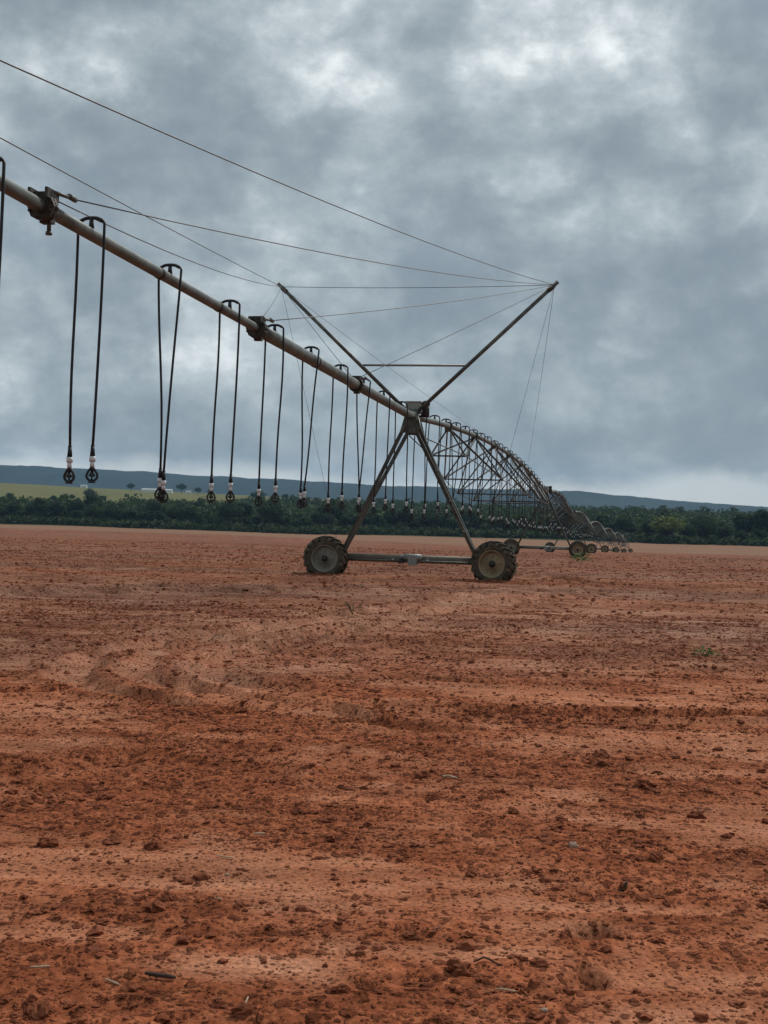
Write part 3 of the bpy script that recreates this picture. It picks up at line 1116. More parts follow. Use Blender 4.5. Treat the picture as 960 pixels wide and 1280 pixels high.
R_BIG, R_SM, R_SPAN = .108, .068, .084
ends = [.35] + S_FL
for k in range(4):
    m = MB()
    r_ = R_BIG if k < 2 else R_SM
    n_ = 8
    m.tube([ovl(over(ends[k] + (ends[k + 1] - ends[k]) * j / n_)) for j in range(n_ + 1)], r_, 20)
    if k >= 2:                                          # darker clamp band mid-pipe
        pass
    m.build('pipe', MAT_GALV, OV)
m = MB()
m.tube([ovl(over(29.4)), ovl(over(29.5))], .085, 16)
m.tube([ovl(over(29.45)), ovl(over(29.45, 0, -.2))], .03, 10)
m.build('end_cap', MAT_STEEL, OV)
for k, s in enumerate(S_FL[:3]):
    m = MB()
    rf = R_BIG if k < 2 else R_SM
    flange_mesh(m, ovl(over(s)), -U, rf, 0, .055 if k < 2 else .075)
    for sx in (-1, 1):                                  # saddle plates over the joint
        m.box(ovl(over(s, sx * .09, .12)), (.03, .26, .10), 0, Matrix.Rotation(-TH, 3, 'Z'))
    m.box(ovl(over(s, 0, rf + .06)), (.22, .10, .035), 0, Matrix.Rotation(-TH, 3, 'Z'))
    m.box(ovl(over(s - .10, 0, -rf - .03)), (.12, .10, .08), 0, Matrix.Rotation(-TH, 3, 'Z'))
    fl = m.build('flange', MAT_DARKST, OV)
    for sx in (-1, 1):
        mm = MB()
        a = ovl(over(s, sx * .10, .15))
        b = ovl(over(s - .42, sx * .12, .19))
        mm.tube([a, b], .020, 8)
        mm.tube([b - U * .10, b + U * .05], .030, 8)
        mm.build('cable_anchor', MAT_STEEL, fl)
    if k < 2: continue
    mm = MB()
    mm.tube([ovl(over(s - .10, .02, -.05)), ovl(over(s - .10, .02, -.22))], .022, 8)
    mm.tube([ovl(over(s - .10, .02, -.22)), ovl(over(s - .10, .02, -.25))], .034, 8)
    mm.build('drain_valve', MAT_STEEL, fl)
for s in (16.6, 18.9, 24.2, 10.9):                     # dark clamp bands round the thin pipe
    m = MB()
    m.tube([ovl(over(s - .05)), ovl(over(s + .05))], (R_BIG if s < 14.5 else R_SM) + .006, 18)
    m.build('clamp_band', MAT_DARKST, OV)

STN = 8                                                # eight pipe lengths to a span
W_ST = [.30, 1.15, 2.2, 3.0, 3.3, 3.0, 2.2, 1.15, .30]
D_ST = [.50, .95, 1.64, 2.1, 2.25, 2.1, 1.64, .95, .50]


def span_frame(a, b, za, zb, crown):
    a, b = Vector(a), Vector(b)
    d = (b - a); d.z = 0
    L = d.length
    u = d.normalized()
    n = Vector((u.y, -u.x, 0))

    def pt(q, off=0.0, dz=0.0):
        p = a.lerp(b, q)
        z = za + (zb - za) * q + crown * 3 * q * (1 - q)
        return Vector((p.x, p.y, z + dz)) + n * off
    return pt, u, n, L


def make_span(i, label):
    a = TOW[i]
    b = TOW[i + 1] if i + 1 < len(TOW) else PIV
    za, zb = a.z + HTOP, b.z + (HTOP if i + 1 < len(TOW) else 3.9)
    pt, u, n, L = span_frame(a, b, za, zb, 1.08)
    root = empty('irrigation_span', (a.x, a.y, a.z))
    tag(root, label, 'irrigation span', 'arched trussed spans of the irrigation machine')
    lo = lambda p: p - a
    e = .4 / L
    near = i == 0
    nseg = 12 if near else 8
    mp_, ms_ = (MAT_GALV, MAT_STEEL) if i < 2 else (MAT_PALE, MAT_GALV)     # far spans: sky light on the pipes put into a paler steel
    for k in range(STN):
        q0, q1 = k / STN, (k + 1) / STN
        if k == 0: q0 = e
        if k == STN - 1: q1 = 1 - e
        m = MB()
        m.tube([lo(pt(q0 + (q1 - q0) * j / 4)) for j in range(5)], R_SPAN, nseg + 4)
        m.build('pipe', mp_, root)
    for k in range(1, STN):
        q = k / STN
        m = MB()
        c = lo(pt(q))
        tdir = (pt(q + .01) - pt(q - .01)).normalized()
        flange_mesh(m, c, tdir, R_SPAN)
        m.box(c + Vector((0, 0, -.13)), (.22, .26, .10), 0, Matrix.Rotation(-math.atan2(u.x, u.y), 3, 'Z'))
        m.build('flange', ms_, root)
        w, d = W_ST[k] / 2, D_ST[k]
        for sx in (-1, 1):
            m = MB()
            m.angle(lo(pt(q, sx * .05, -.10)), lo(pt(q, sx * w, -d)), .055, .01)
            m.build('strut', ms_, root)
        m = MB()
        m.angle(lo(pt(q, -w, -d)), lo(pt(q, w, -d)), .05, .01)
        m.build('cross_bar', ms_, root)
    # diagonals between pipe joints and the lower chord
    for k in range(0, STN):
        for sx in (-1, 1):
            for (k0, k1) in ((k, k + 1), (k + 1, k)):
                # from pipe at k0 down to chord at k1
                if k1 in (0, STN) or k0 in (0, STN): continue
                if (k1 > k0) != (k < STN / 2) and near is False: continue
                m = MB()
                m.angle(lo(pt(k0 / STN, sx * .05, -.11)), lo(pt(k1 / STN, sx * W_ST[k1] / 2, -D_ST[k1])), .05, .009)
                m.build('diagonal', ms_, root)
    for sx in (-1, 1):
        m = MB()
        m.tube([lo(pt(min(max(k / STN, e), 1 - e), sx * W_ST[k] / 2, -D_ST[k])) for k in range(STN + 1)], .016, 6)
        m.build('truss_rod', ms_, root)
    return root, pt, L


s_labels = ['large arched trussed pipe span with rows of hanging hoses behind the mast tower',
            'second trussed span, running steeply down right from the second tower',
            'third trussed span, first of the small far arches',
            'fourth trussed span, second of the small far arches',
            'fifth trussed span, third of the small far arches',
            'sixth trussed span, tiny arch second from the right end',
            'last tiny arched span at the far right end of the line']
spans = [make_span(i, s_labels[i]) for i in range(len(TOW))]

# the pivot point: four legs and a riser
pv = empty('pivot_point', PIV)
tag(pv, 'tiny four-legged steel pivot at the far right end of the irrigation line', 'pivot')
for sx in (-1, 1):
    for sy in (-1, 1):
        m = MB()
        m.angle((sx * 1.7, sy * 1.7, 0), (sx * .25, sy * .25, 3.7), .1, .012)
        m.build('leg', MAT_STEEL, pv)
m = MB()
m.tube([(0, 0, 0), (0, 0, 3.9)], .1, 12)
m.box((0, 0, 3.6), (.7, .7, .1))
m.build('riser', MAT_GALV, pv)


# ------------------------------------------------------------------ drop hoses
def hose_sprinkler_meshes():
    m = MB()                                            # teardrop bracket with plate inside
    for rr_, wd in ((.0145, 1),):
        ring = []
        for k in range(21):
            a = -math.pi / 2 + 2 * math.pi * k / 20
            rad = .058
            x = rad * math.cos(a)
            z = rad * math.sin(a)
            if z > 0: x *= max(.16, 1 - (z / rad) ** 1.4 * .85); z *= 1.75
            ring.append((x, 0, z - .115))
        m.tube(ring, rr_, 6, cap=False)
        m.tube([(x * .93, .0, z) for x, _, z in ring], .008, 5, cap=False)
    m.tube([(0, 0, -.02), (0, 0, -.075)], [.024, .014], 8)
    m.tube([(0, 0, -.075), (0, 0, -.112), (0, 0, -.127)], [.014, .036, .038], 10)
    m.tube([(0, 0, -.127), (0, 0, -.165)], .010, 6)
    m.tube([(0, 0, -.172), (0, 0, -.195)], [.036, .042], 10)
    sp = m.mesh('sprinkler', MAT_SPRK)
    c = MB()
    c.tube([(0, 0, .09), (0, 0, .035)], .034, 12)
    c.tube([(0, 0, .034), (0, 0, -.02)], .024, 12)
    c.box((0, -.034, .065), (.03, .012, .03))
    cl = c.mesh('regulator', MAT_WHITE)
    c = MB()
    c.tube([(0, 0, .20), (0, 0, .09)], [.020, .029], 10)
    c.tube([(0, 0, .215), (0, 0, .198)], .021, 10)
    wt = c.mesh('weight', MAT_HOSE)
    return sp, cl, wt


SPRK, REGU, WEIGHT = hose_sprinkler_meshes()


def make_drop(p_pipe, r_pipe, n, zbot, bl, br, label, group, full=True, along=None, bow=0.0, arm=.15):
    """p_pipe: pipe centre; n: unit vector across the pipe; zbot: world height of the sprinkler;
    bl/br: sideways shift of the lower hose ends along n"""
    p_pipe = Vector(p_pipe)
    root = empty('hose_drop', p_pipe)
    tag(root, label, 'drop hose', group)
    top = r_pipe + .098
    if full:
        g = MB()
        g.tube([(0, 0, r_pipe - .01), (0, 0, r_pipe + .05), (0, 0, top + .005)], [.034, .026, .022], 8)
        arc = []
        for k in range(13):
            q = -1 + 2 * k / 12
            arc.append(n * (q * arm * .80) + Vector((0, 0, top + .012 - .035 * abs(q) ** 3.0)))
        g.tube(arc, .020, 8)
        g.build('gooseneck', MAT_SPRK, root)
    for sx, b in ((-1, bl), (1, br)):
        pts = [n * (sx * arm * .72) + Vector((0, 0, top - .005))]
        for a in (30, 55, 80):
            a = math.radians(a)
            pts.append(n * (sx * (arm - .055 + .055 * math.sin(a))) + Vector((0, 0, top - .06 + .052 * math.cos(a))))
        z1 = zbot - p_pipe.z
        H = top - .06 - (z1 + .2)
        wob = random.uniform(-.025, .025)
        wob2 = random.uniform(-.012, .012)
        for k in range(1, 10):
            q = k / 9
            pts.append(n * (sx * arm + b * q ** 1.25 + (bow * sx + wob) * math.sin(math.pi * q) + wob2 * math.sin(2 * math.pi * q)) + Vector((0, 0, top - .06 - H * q)))
        h = MB()
        dz = random.uniform(-.04, .04)
        pts[-1].z += dz
        if full:
            h.tube(pts, .0158, 8)
            h.build('hose', MAT_HOSE, root)
            e = pts[-1]
            s = link('sprinkler', SPRK, root, (e.x, e.y, e.z - .2), (0, 0, random.uniform(-.5, .5)))
            w = link('weight', WEIGHT, s)
            c = link('regulator', REGU, s)
        else:
            h.tube(pts[::2] + [pts[-1]], .012, 5)
            e = pts[-1]
            h.tube([(e.x, e.y, e.z), (e.x, e.y, e.z - .10)], .028, 6, 1)
            h.tube([(e.x, e.y, e.z - .12), (e.x, e.y, e.z - .36)], .05, 6, 0)
            h.build('hose', [MAT_HOSE, MAT_WHITE], root)
    return root


# overhang pairs: distance along the camera axis and sideways shift of the two lower ends (m)
OD = [  # d,    left, right, label
    (6.95, .0, .0, None),
    (9.25, .0, .0, None),
    (11.51, -.05, -.08, 'hose pair cut off by the left picture edge'),
    (13.72, -.02, -.06, 'large parallel hose pair nearest the left picture edge, beside the big pipe joint'),
    (16.08, .10, -.155, 'hose pair crossing low down so that its sprinklers touch, second from the left edge'),
    (18.5, -.05, -.06, 'straight hose pair just left of the middle pipe joint'),
    (20.85, -.04, -.06, 'straight hose pair just right of the middle pipe joint'),
    (23.25, .03, -.20, 'hose pair crossing at the bottom, third pair left of the mast tower\'s pipe joint'),
    (25.65, -.03, -.05, 'straight parallel hose pair left of the third pipe joint'),
    (27.9, .12, -.19, 'hose pair crossing at the bottom, just right of the third pipe joint'),
    (30.2, -.02, -.04, 'straight hose pair second left of the tower top'),
    (32.55, .0, .05, 'hose pair hanging right next to the tower top on its left'),
]
for d, bl, br, lab in OD:
    s = (T0.y - d) / math.cos(TH)
    p = over(s)
    r_ = R_BIG if s < S_FL[1] else R_SM
    zb = DROP_BOTTOM + .20 + (.10 if 13 < d < 15 else 0) + random.uniform(-.02, .03)
    make_drop(p, r_, NV, zb, bl, br, lab or 'hose pair on the overhang beyond the left picture edge', 'hose pairs under the overhang pipe')

for i, (root, pt, L) in enumerate(spans):
    cnt = 23 if i < 2 else 15
    for k in range(cnt):
        q = (k + .62) / cnt
        if min(abs(q * STN - round(q * STN)), 1) < .035: q += .006
        p = pt(q)
        gz = float(base_h(np.array([p.x]), np.array([p.y]))[0])
        n_ = Vector((math.cos(yaw_of(i)), -math.sin(yaw_of(i)), 0))
        cross = random.random() < .3
        bl, br = ((random.uniform(.05, .15), -random.uniform(.08, .2)) if cross else (random.uniform(-.07, .03), random.uniform(-.07, .03)))
        if i == 0:
            lab = 'hose pair hanging from the large arched span behind the mast tower'
            lab = ('hose pair on the near third of the large arched span, beside the mast tower' if k < 8 else
                   'hose pair on the middle third of the large arched span' if k < 16 else 'hose pair on the far third of the large arched span, towards the second tower')
            if k == 0: lab = 'first hose pair of the arched span, right beside the mast tower top'
            grp = 'hose pairs under the %s third of the large arched span' % ('near' if k < 8 else 'middle' if k < 16 else 'far')
        else:
            lab = ['', 'tiny hose pair under the second span, behind the second tower', 'tiny hose pair under the first small far arch', 'tiny hose pair under the second small far arch',
                   'tiny hose pair under the third small far arch', 'tiny hose pair under the arch second from the right end', 'tiny hose pair under the last far arch'][i]
            grp = 'far hose pairs of span %s' % ('two three four five six seven'.split()[i - 1])
        make_drop(p, R_SPAN, n_, gz + DROP_BOTTOM + .2 + (random.uniform(-.10, .25) if i == 0 else random.uniform(-.2, .45)), bl, br, lab, grp, full=(i == 0))


# ------------------------------------------------------------------ vegetation
def rand_unit(n):
    v = RNG.normal(size=(n, 3))
    return v / np.linalg.norm(v, axis=1, keepdims=True)


def crown_arrays(nclump, nleaf, rx, rz, zc, leaf, flat=.75, seed=0):
    """quads scattered over clump shells within an ellipsoid crown; returns co (n*4,3), tint per quad"""
    g = np.random.default_rng(seed)
    cs, tints = [], []
    v = g.normal(size=(nclump, 3)); v /= np.linalg.norm(v, axis=1, keepdims=True)
    rad = g.uniform(.45, 1.0, (nclump, 1)) ** .6
    c = v * rad * np.array([[rx * .72, rx * .72, rz * .72]])
    c[:, 2] = c[:, 2] * np.where(c[:, 2] < 0, .75, 1) + zc
    out, tn = [], []
    for k in range(nclump):
        rr_ = g.uniform(.26, .46) * rx
        m_ = g.normal(size=(nleaf, 3)); m_ /= np.linalg.norm(m_, axis=1, keepdims=True)
        pos = c[k] + m_ * np.array([1, 1, flat]) * rr_ * g.uniform(.55, 1.08, (nleaf, 1))
        nrm = m_ + g.normal(size=(nleaf, 3)) * .55
        nrm /= np.linalg.norm(nrm, axis=1, keepdims=True)
        a = np.cross(nrm, g.normal(size=(nleaf, 3))); a /= np.linalg.norm(a, axis=1, keepdims=True)
        b_ = np.cross(nrm, a)
        s1 = leaf * g.uniform(.6, 1.3, (nleaf, 1)); s2 = s1 * g.uniform(.5, .9, (nleaf, 1))
        q = np.stack([pos - a * s1, pos - b_ * s2, pos + a * s1, pos + b_ * s2], 1)
        out.append(q.reshape(-1, 3))
        tn.append(np.full(nleaf * 4, np.clip(.5 + g.normal() * .24, 0, 1)))
    return np.concatenate(out), np.concatenate(tn)


def trunk_mesh(h, r, rx, seed):
    rnd = random.Random(seed)
    m = MB()
    lean = rnd.uniform(-.06, .06)
    m.tube([(0, 0, -.4), (lean * h * .3, 0, h * .3), (lean * h, 0, h * .75)], [r * 1.25, r, r * .55], 8)
    for k in range(5):
        a = k * 1.257 + rnd.uniform(-.4, .4)
        z0 = h * rnd.uniform(.38, .7)
        e = Vector((math.cos(a) * rx * .6, math.sin(a) * rx * .6, h * rnd.uniform(.8, 1.1)))
        m.tube([(lean * z0, 0, z0), (e.x * .5, e.y * .5, z0 + (e.z - z0) * .65), e], [r * .5, r * .33, r * .12], 6)
    return m.mesh('trunk', MAT_BARK)


TREE_VARS = []
for k in range(7):
    rx, rz, h = [(3.6, 2.7, 4.6), (4.4, 2.9, 5.0), (3.0, 3.1, 4.8), (5.0, 3.0, 5.6), (3.3, 2.3, 3.8), (4.0, 3.4, 5.8), (2.7, 2.5, 4.0)][k]
    co, tn = crown_arrays(26 + 3 * k, 70, rx, rz, h + rz * .30, .30, seed=100 + k)
    f = np.arange(len(co)).reshape(-1, 4)
    TREE_VARS.append((trunk_mesh(h, .2, rx, k), np_mesh('crown', co, f, MAT_LEAF, False, {'tint': tn}), h + rz))
co, tn = crown_arrays(34, 60, 6.6, 3.2, 7.2, .45, .6, seed=301)
PALE_CROWN = np_mesh('crown', co, np.arange(len(co)).reshape(-1, 4), MAT_LEAF_PALE, False, {'tint': tn})
PALE_TRUNK = trunk_mesh(5.0, .25, 5.0, 44)


def bh(x, y): return float(base_h(np.array([float(x)]), np.array([float(y)]))[0])


def place_tree(x, y, var, scale, label, group, crown=None, trunk=None):
    tr, crn, _ = TREE_VARS[var]
    o = empty('tree', (x, y, bh(x, y) - .1), random.uniform(0, 6.28))
    o.scale = (scale * random.uniform(.9, 1.15), scale * random.uniform(.9, 1.15), scale)
    tag(o, label, 'tree', group)
    link('trunk', trunk or tr, o)
    link('crown', crown or crn, o)
    return o


def col_x(px, y): return (px - 480) / F * y        # plan x for a photo column at depth y


# front rank of the wood: single trees
EDGE = lambda x: 612 + 10 * math.sin(x / 37.) + 6 * math.sin(x / 13. + 1) - (0.0 if x < 0 else 0)
for k in range(150):
    x = -236 + 472 * (k + random.uniform(-.4, .4)) / 149
    row = k % 3
    y = EDGE(x) + 7 + row * 13 + random.uniform(-3, 4)
    side = 'left' if x < -30 else ('middle' if x < 60 else 'right')
    lab = {'left': 'dark green tree in the front rank of the wood left of the mast tower',
           'middle': 'dark green tree in the front rank of the wood behind the mast tower',
           'right': 'dark green tree in the front rank of the wood right of the far towers'}[side]
    place_tree(x, y, random.randrange(7), (random.uniform(.6, 1.15) if random.random() < .8 else random.uniform(1.2, 1.55)) * (1.25 if x > 60 else 1.15), lab, 'trees along the front of the wood ' + side)
# the pale round tree
px_t = at_ground(834, 682, False)
place_tree(col_x(834, 604), 604, 1, 1.25, 'pale yellow-green round tree standing out in front of the dark wood', None, PALE_CROWN, PALE_TRUNK)

# the wood behind: one mass
wx, wy = [], []
yy = 650.0
while yy < 1300:
    half = yy * .42
    xx = -half
    st = 6.2 + (yy - 650) * .006
    while xx < half:
        wx.append(xx + random.uniform(-.45, .45) * st)
        wy.append(yy + random.uniform(-.45, .45) * st * 1.4)
        xx += st * random.uniform(.85, 1.3)
    yy += st * 1.7
wx, wy = np.array(wx), np.array(wy)
keep = wy < np.interp(wx / wy, [-.4, -.22, -.15, -.10, .0, .06, .4], [900, 900, 980, 1180, 1270, 1280, 1290]) + fbm(wx / 60, wy / 60, 2, 3) * 60
wx, wy = wx[keep], wy[keep]
LOW = [crown_arrays(12, 13, [3.4, 4.2, 3.0, 4.8][k], [2.9, 3.0, 3.3, 3.2][k], [4.6, 5.0, 5.4, 5.6][k], .62, seed=400 + k) for k in range(4)]
parts, tints = [], []
zb = base_h(wx, wy)
for j in range(len(wx)):
    co, tn = LOW[j % 4]
    a = random.uniform(0, 6.28)
    s = random.uniform(.65, 1.45)
    if random.random() < .08: s *= 1.3
    ca, sa = math.cos(a) * s, math.sin(a) * s
    parts.append(np.stack([co[:, 0] * ca - co[:, 1] * sa + wx[j], co[:, 0] * sa + co[:, 1] * ca + wy[j], co[:, 2] * s + zb[j]], -1))
    tints.append(np.clip(tn * .6 + .2 + random.gauss(0, .17), 0, 1))
co = np.concatenate(parts)
wood = link('woodland', np_mesh('woodland', co, np.arange(len(co)).reshape(-1, 4), MAT_LEAF, False, {'tint': np.concatenate(tints)}))
tag(wood, 'dense dark green wood filling the land behind the field edge', 'woodland', kind='stuff')

# low scrub along the field edge
parts, tints = [], []
SC, STN_ = crown_arrays(7, 14, 1.8, 1.2, .9, .34, seed=520)
for k in range(1500):
    x = -250 + 500 * random.random()
    y = EDGE(x) - 6 + random.uniform(-4, 22)
    s = random.uniform(.7, 1.9)
    a = random.uniform(0, 6.28)
    ca, sa = math.cos(a) * s, math.sin(a) * s
    parts.append(np.stack([SC[:, 0] * ca - SC[:, 1] * sa + x, SC[:, 0] * sa + SC[:, 1] * ca + y, SC[:, 2] * s + bh(x, y)], -1))
    tints.append(np.clip(STN_ * .5 + random.uniform(0, .5), 0, 1))
co = np.concatenate(parts)
scrub = link('scrub', np_mesh('scrub', co, np.arange(len(co)).reshape(-1, 4), MAT_SHRUB, False, {'tint': np.concatenate(tints)}))
tag(scrub, 'low mid-green scrub along the far edge of the red field', 'scrub', kind='stuff')

# single trees out on the pasture
for px, y, var, s, lab in (
    (66, 1080, 6, 1.05, 'small lone tree on the pasture near the left edge'),
    (90, 1130, 2, .95, 'lone tree left of a wider one on the left pasture'),
    (112, 1150, 3, 1.35, 'wide dark tree in the middle of the left pasture'),
    (128, 1120, 1, .9, 'low round tree right beside the wide tree on the left pasture'),
    (12, 1010, 5, 1.0, 'tree at the left picture edge in front of the pasture'),
    (163, 1750, 3, 1.2, 'far small tree just left of the long white shed'),
    (226, 1800, 3, 1.5, 'far dark tree just right of the long white shed'),
    (247, 1750, 1, 1.2, 'far tree second to the right of the white shed'),
    (262, 1700, 4, 1.4, 'far tree third to the right of the white shed'),
    (322, 1250, 3, 1.55, 'tall round tree rising above the wood behind the straight hose pair'),
    (356, 1280, 5, 1.2, 'tree rising above the wood between the hoses left of the tower'),
    (424, 1200, 1, 1.3, 'round tree rising above the wood just left of the tower leg'),
    (474, 1220, 5, 1.15, 'round tree rising above the wood inside the tower frame'),
):
    place_tree(col_x(px, y), y, var, s, lab, None)


def shed(px, y, L, D, H, label):
    x = col_x(px, y)
    o = empty('shed', (x, y, bh(x, y)), .05)
    tag(o, label, 'shed')
    m = MB(); m.box((0, 0, H / 2 - .5), (L, D, H + 1)); m.build('wall', MAT_SHED, o)
    m = MB()
    hh = H + D * .14
    vs_ = [(-L / 2 - .5, -D / 2 - .5, H), (L / 2 + .5, -D / 2 - .5, H), (L / 2 + .5, D / 2 + .5, H), (-L / 2 - .5, D / 2 + .5, H), (-L / 2 - .5, 0, hh), (L / 2 + .5, 0, hh)]
    m.add(vs_, [(0, 1, 5, 4), (2, 3, 4, 5), (0, 4, 3), (1, 2, 5), (0, 3, 2, 1)])
    m.build('roof', MAT_SHED_ROOF, o)
    m = MB(); m.box((L * .2, -D / 2 - .03, H * .38), (3, .12, H * .76)); m.build('door', MAT_SHED_ROOF, o)
    return o


shed(196, 1800, 42, 12, 3.6, 'long low white shed on the far pasture at left')
shed(235, 1850, 7, 6, 3.2, 'tiny white hut right of the long white shed')
shed(104, 1900, 9, 7, 3.4, 'small pale building behind the lone trees on the left pasture')

# ------------------------------------------------------------------ clods on the soil
PHI = (1 + 5 ** .5) / 2
ICO_V = np.array([(-1, PHI, 0), (1, PHI, 0), (-1, -PHI, 0), (1, -PHI, 0), (0, -1, PHI), (0, 1, PHI), (0, -1, -PHI), (0, 1, -PHI),
                  (PHI, 0, -1), (PHI, 0, 1), (-PHI, 0, -1), (-PHI, 0, 1)]) / math.sqrt(1 + PHI * PHI)
ICO_F = np.array([(0, 11, 5), (0, 5, 1), (0, 1, 7), (0, 7, 10), (0, 10, 11), (1, 5, 9), (5, 11, 4), (11, 10, 2), (10, 7, 6), (7, 1, 8),
                  (3, 9, 4), (3, 4, 2), (3, 2, 6), (3, 6, 8), (3, 8, 9), (4, 9, 5), (2, 4, 11), (6, 2, 10), (8, 6, 7), (9, 8, 1)])


def subdiv(v, f):
    v = [tuple(p) for p in v]
    cache, nf = {}, []

    def mid(a, b):
        k = (min(a, b), max(a, b))
        if k not in cache:
            p = np.array(v[a]) + np.array(v[b])
            v.append(tuple(p / np.linalg.norm(p)))
            cache[k] = len(v) - 1
        return cache[k]
    for a, b, c in f:
        ab, bc, ca = mid(a, b), mid(b, c), mid(c, a)
        nf += [(a, ab, ca), (b, bc, ab), (c, ca, bc), (ab, bc, ca)]
    return np.array(v), np.array(nf)


ICO2_V, ICO2_F = subdiv(ICO_V, ICO_F)


def scatter_clods(n, y0, y1, smin, smax, V, Fc, seed, power=2.6, around=None):
    g = np.random.default_rng(seed)
    # uniform in the wedge in front of the camera, widened for side steps
    y = np.sqrt(g.uniform(y0 ** 2, y1 ** 2, n * 3))
    x = g.uniform(-.34, .34, n * 3) * (y + 2.5)
    _, ch = relief(x, y, np.full(n * 3, .02))
    pr = np.clip(.42 + .6 * ch ** 1.5, 0, 1) * (.35 + .65 * smooth(-.1, .35, fbm(x * 1.3, y * 1.8, 3, 71)))
    sel = g.uniform(0, 1, n * 3) < pr
    x, y = x[sel][:n], y[sel][:n]
    if around is not None:
        x = np.concatenate([c[0] + g.normal(0, .42, n) for c in around]); y = np.concatenate([c[1] + g.normal(0, .25, n) for c in around])
    m = len(x)
    s = smin * (1 - g.uniform(0, 1, m) * (1 - (smin / smax) ** power)) ** (-1 / power)
    z = base_h(x, y) + relief(x, y, np.maximum(.02, (y + 5) * .0029))[0]
    k = len(V)
    jit = np.clip(1 + g.normal(0, .27, (m, k, 1)), .45, 1.7)
    P = V[None] * jit * (s[:, None, None] * .5) * np.stack([g.uniform(.8, 1.35, m), g.uniform(.8, 1.35, m), g.uniform(.4, .75, m)], -1)[:, None, :]
    a = g.uniform(0, 6.28, m)
    ca, sa = np.cos(a)[:, None], np.sin(a)[:, None]
    X = P[..., 0] * ca - P[..., 1] * sa + x[:, None]
    Y = P[..., 0] * sa + P[..., 1] * ca + y[:, None]
    Z = P[..., 2] + (z + s * .10)[:, None]
    co = np.stack([X, Y, Z], -1).reshape(-1, 3)
    f = (Fc[None] + (np.arange(m) * k)[:, None, None]).reshape(-1, 3)
    return co, f


DOME_V = np.array([(math.cos(a) * r_, math.sin(a) * r_, z_) for r_, z_, o_ in ((1, -.5, 0), (.8, .45, .6)) for a in (o_ + k * 2 * math.pi / 5 for k in range(5))] + [(0, 0, .9)])
DOME_F = np.array([(k, (k + 1) % 5, 5 + k) for k in range(5)] + [((k + 1) % 5, 5 + (k + 1) % 5, 5 + k) for k in range(5)] + [(5 + k, 5 + (k + 1) % 5, 10) for k in range(5)])
sets = [scatter_clods(2600, 3.2, 10, .018, .060, ICO2_V, ICO2_F, 1, 2.9), scatter_clods(42000, 3.0, 10.5, .006, .020, DOME_V, DOME_F, 2, 2.2),
        scatter_clods(20000, 9.5, 22, .016, .075, ICO_V, ICO_F, 3), scatter_clods(12000, 20, 55, .035, .11, DOME_V, DOME_F, 4),
        scatter_clods(260, 30, 36, .03, .12, ICO_V, ICO_F, 6, 2.0, [(T0 + NV * HW - U * .12), (T0 - NV * HW - U * .12)]),
        scatter_clods(5000, 50, 120, .07, .16, DOME_V, DOME_F, 5)]
co, f, b = [], [], 0
for c_, f_ in sets:
    co.append(c_); f.append(f_ + b); b += len(c_)
clods = link('soil_clods', np_mesh('soil_clods', np.concatenate(co), np.concatenate(f), MAT_CLOD, False))
tag(clods, 'dark red-brown soil crumbs strewn over the tilled field', 'soil clods', kind='stuff')


def lump(name, px, py, size, mat, label, cat, seed, sq=(1.2, 1, .7), group=None, rough=.18):
    p = at_ground(px, py)
    v, f_ = subdiv(ICO2_V, ICO2_F)
    g = np.random.default_rng(seed)
    o1, o2 = g.uniform(0, 50, 2)
    d = 1 + rough * 1.6 * fbm(v[:, 0] * 1.5 + o1 + v[:, 2], v[:, 1] * 1.5 + o2 - v[:, 2], 3, seed)
    v = v * d[:, None] * np.array(sq) * size * .5
    o = link(name, np_mesh(name, v, f_, mat, False), None, (p.x, p.y, p.z + size * .10), (0, 0, g.uniform(0, 6)))
    tag(o, label, cat, group)
    return o


for i, (px, py, s, lab) in enumerate((
    (750, 947, .085, 'single dark clod standing up on the right of the upper middle ground'),
    (807, 988, .11, 'broad crumbly clod right of centre, largest in the middle ground'),
    (528, 970, .075, 'rounded reddish clod just left of the pale chip'),
    (190, 1062, .06, 'dark clod left, above the scattered straws'),
    (60, 1058, .075, 'broad clod near the left edge'),
    (195, 1140, .065, 'dark clod in the left foreground beside crumbs'),
    (572, 1218, .07, 'round red-brown clod in the bottom middle foreground'),
    (305, 1272, .07, 'clod at the bottom edge left of the middle'),
    (50, 1270, .07, 'clod at the bottom left corner'),
    (870, 1020, .075, 'clod by the right edge below the big crumbly one'),
    (820, 1075, .055, 'clod at right above the hollow in the soil'),
    (425, 1240, .05, 'small clod at the bottom between straws'),
    (590, 1095, .05, 'clod in the centre foreground left of the pale stone'),
    (380, 1138, .05, 'small clod left of the bottom centre'),
)):
    lump('soil_clod', px, py, s, MAT_CLOD, lab, 'soil clod', 900 + i, group='larger single soil clods', rough=.3)
lump('stone', 716, 1060, .042, MAT_STONE, 'pale angular stone with a dark underside right of centre', 'stone', 950, (1.2, .9, .8))
lump('stone', 680, 1272, .020, MAT_STONE, 'small pale pebble at the bottom edge', 'stone', 951, (1.3, .8, .6))
lump('stone', 284, 1094, .018, MAT_STONE, 'tiny whitish pebble beside a pale crust patch at left', 'stone', 952)
lump('stone', 953, 889, .06, MAT_STONE, 'pale stone at the right picture edge on the rut', 'stone', 953, (1.6, .8, .5))


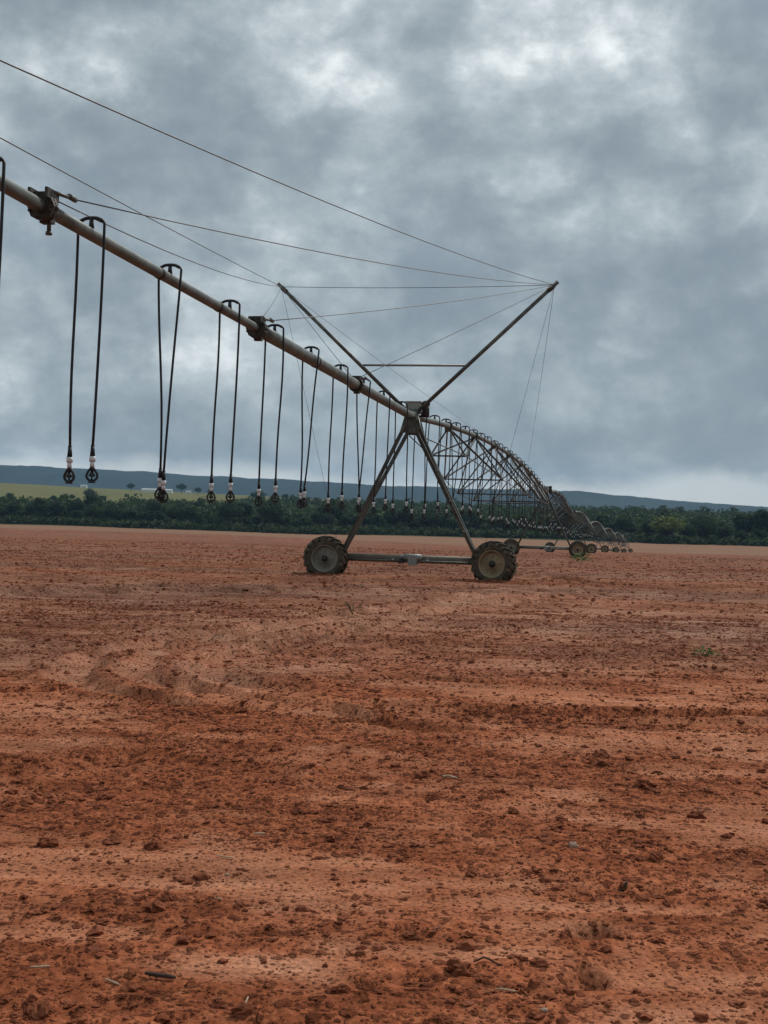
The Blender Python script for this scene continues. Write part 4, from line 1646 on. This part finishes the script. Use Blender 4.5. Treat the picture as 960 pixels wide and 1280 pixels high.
def stick(px, py, L, r, ang_, mat, name, label, cat, bend=.15):
    p = at_ground(px, py)
    dx, dy = math.cos(ang_), math.sin(ang_)
    pts = []
    for k in range(7):
        q = k / 6 - .5
        x, y = p.x + dx * L * q - dy * bend * L * (q * q), p.y + dy * L * q + dx * bend * L * (q * q)
        pts.append(Vector((x - p.x, y - p.y, ground_z(x, y) - p.z + r * 1.3)))
    zs = [v.z for v in pts]
    for k, v in enumerate(pts): v.z = max(v.z, zs[0] + (zs[-1] - zs[0]) * k / 6)
    m = MB()
    m.tube(pts, [r * .7] + [r] * 5 + [r * .5], 7)
    o = m.build(name, mat, None, p)
    tag(o, label, cat)
    return o


stick(200, 1229, .10, .007, .1, MAT_TWIG, 'stick', 'short thick dark stick lying in the left foreground', 'stick', .05)
stick(778, 1108, .05, .007, .3, MAT_TWIG, 'stick', 'dark chip of wood in the right foreground', 'stick', .1)
stick(280, 1073, .085, .0035, -.35, MAT_STRAW, 'straw', 'thin pale bent straw left of centre in the foreground', 'straw', .5)
stick(50, 1217, .065, .0035, .5, MAT_STRAW, 'straw', 'pale straw in the bottom left foreground', 'straw')
stick(140, 1232, .06, .0035, -.5, MAT_STRAW, 'straw', 'pale straw just left of the thick dark stick', 'straw')
stick(308, 1253, .05, .0030, 1.4, MAT_STRAW, 'straw', 'upright-lying straw at the bottom left of centre', 'straw')
stick(562, 972, .10, .0065, -.45, MAT_STRAW, 'straw', 'broad pale chip of stalk near the middle of the field', 'straw', .1)
stick(271, 1132, .05, .0030, -.6, MAT_STRAW, 'straw', 'tiny straw above the left foreground clods', 'straw')
stick(632, 1244, .07, .0035, .1, MAT_STRAW, 'straw', 'straw lying in the bottom right foreground', 'straw')
stick(610, 1211, .10, .0035, .02, MAT_TWIG, 'straw', 'thin brown stalk above the bottom right straw', 'straw')
stick(324, 1046, .05, .005, .1, MAT_STRAW, 'straw', 'short pale chip at left of the middle foreground', 'straw', .05)


# ------------------------------------------------------------------ weeds
def weed(px, py, w, h, nl, mat, label, seed, leafw=.3):
    g = random.Random(seed)
    p = at_ground(px, py)
    root = empty('weed', p)
    tag(root, label, 'weed')
    m = MB()
    for k in range(5):
        a = g.uniform(0, 6.28)
        m.tube([(0, 0, -.01), (math.cos(a) * w * .2, math.sin(a) * w * .2, h * .5), (math.cos(a) * w * .4, math.sin(a) * w * .4, h * .8)], [.006, .005, .003], 5)
    m.build('stem', mat, root)
    lm = MB()
    for k in range(nl):
        a = g.uniform(0, 6.28)
        rad = w * .5 * math.sqrt(g.random())
        c = Vector((math.cos(a) * rad, math.sin(a) * rad, h * g.uniform(.1, 1) * (1 - .6 * (rad / (w * .5)) ** 2)))
        L = w * g.uniform(.10, .2)
        d = Vector((math.cos(a + g.uniform(-.8, .8)), math.sin(a + g.uniform(-.8, .8)), g.uniform(-.2, .7))).normalized()
        s = d.cross(Vector((0, 0, 1))).normalized() * L * leafw
        up = Vector((0, 0, L * .12))
        vs_ = [c, c + d * L * .45 + s + up, c + d * L, c + d * L * .45 - s + up, c + d * L * .5]
        lm.add(vs_, [(0, 4, 1), (1, 4, 2), (0, 3, 4), (4, 3, 2)])
    lm.build('foliage', mat, root)
    return root


weed(881, 821, .32, .10, 70, MAT_WEED, 'low bright green weed on the bare soil at right', 1)
weed(727, 704, .95, .50, 130, MAT_WEED, 'larger yellow-green weed clump just below the second tower wheel', 2)
weed(441, 766, .36, .26, 60, MAT_WEED_DULL, 'small dull upright weed below the left tower wheel', 3, .2)

# ------------------------------------------------------------------ haze
m, N, L, b = new_mat('haze_air')
N.remove(b)
pv_ = N.new('ShaderNodeVolumePrincipled')
pv_.inputs['Color'].default_value = (.42, .68, 1.0, 1)
pv_.inputs['Density'].default_value = 7.2e-5
pv_.inputs['Anisotropy'].default_value = 0.0
L.new(pv_.outputs[0], N['Material Output'].inputs['Volume'])
hb = MB()
hb.box((0, 0, 150), (16000, 16000, 380))
hz = hb.build('haze', m)
tag(hz, 'pale haze in the air over the far wood and hills', 'haze', kind='stuff')
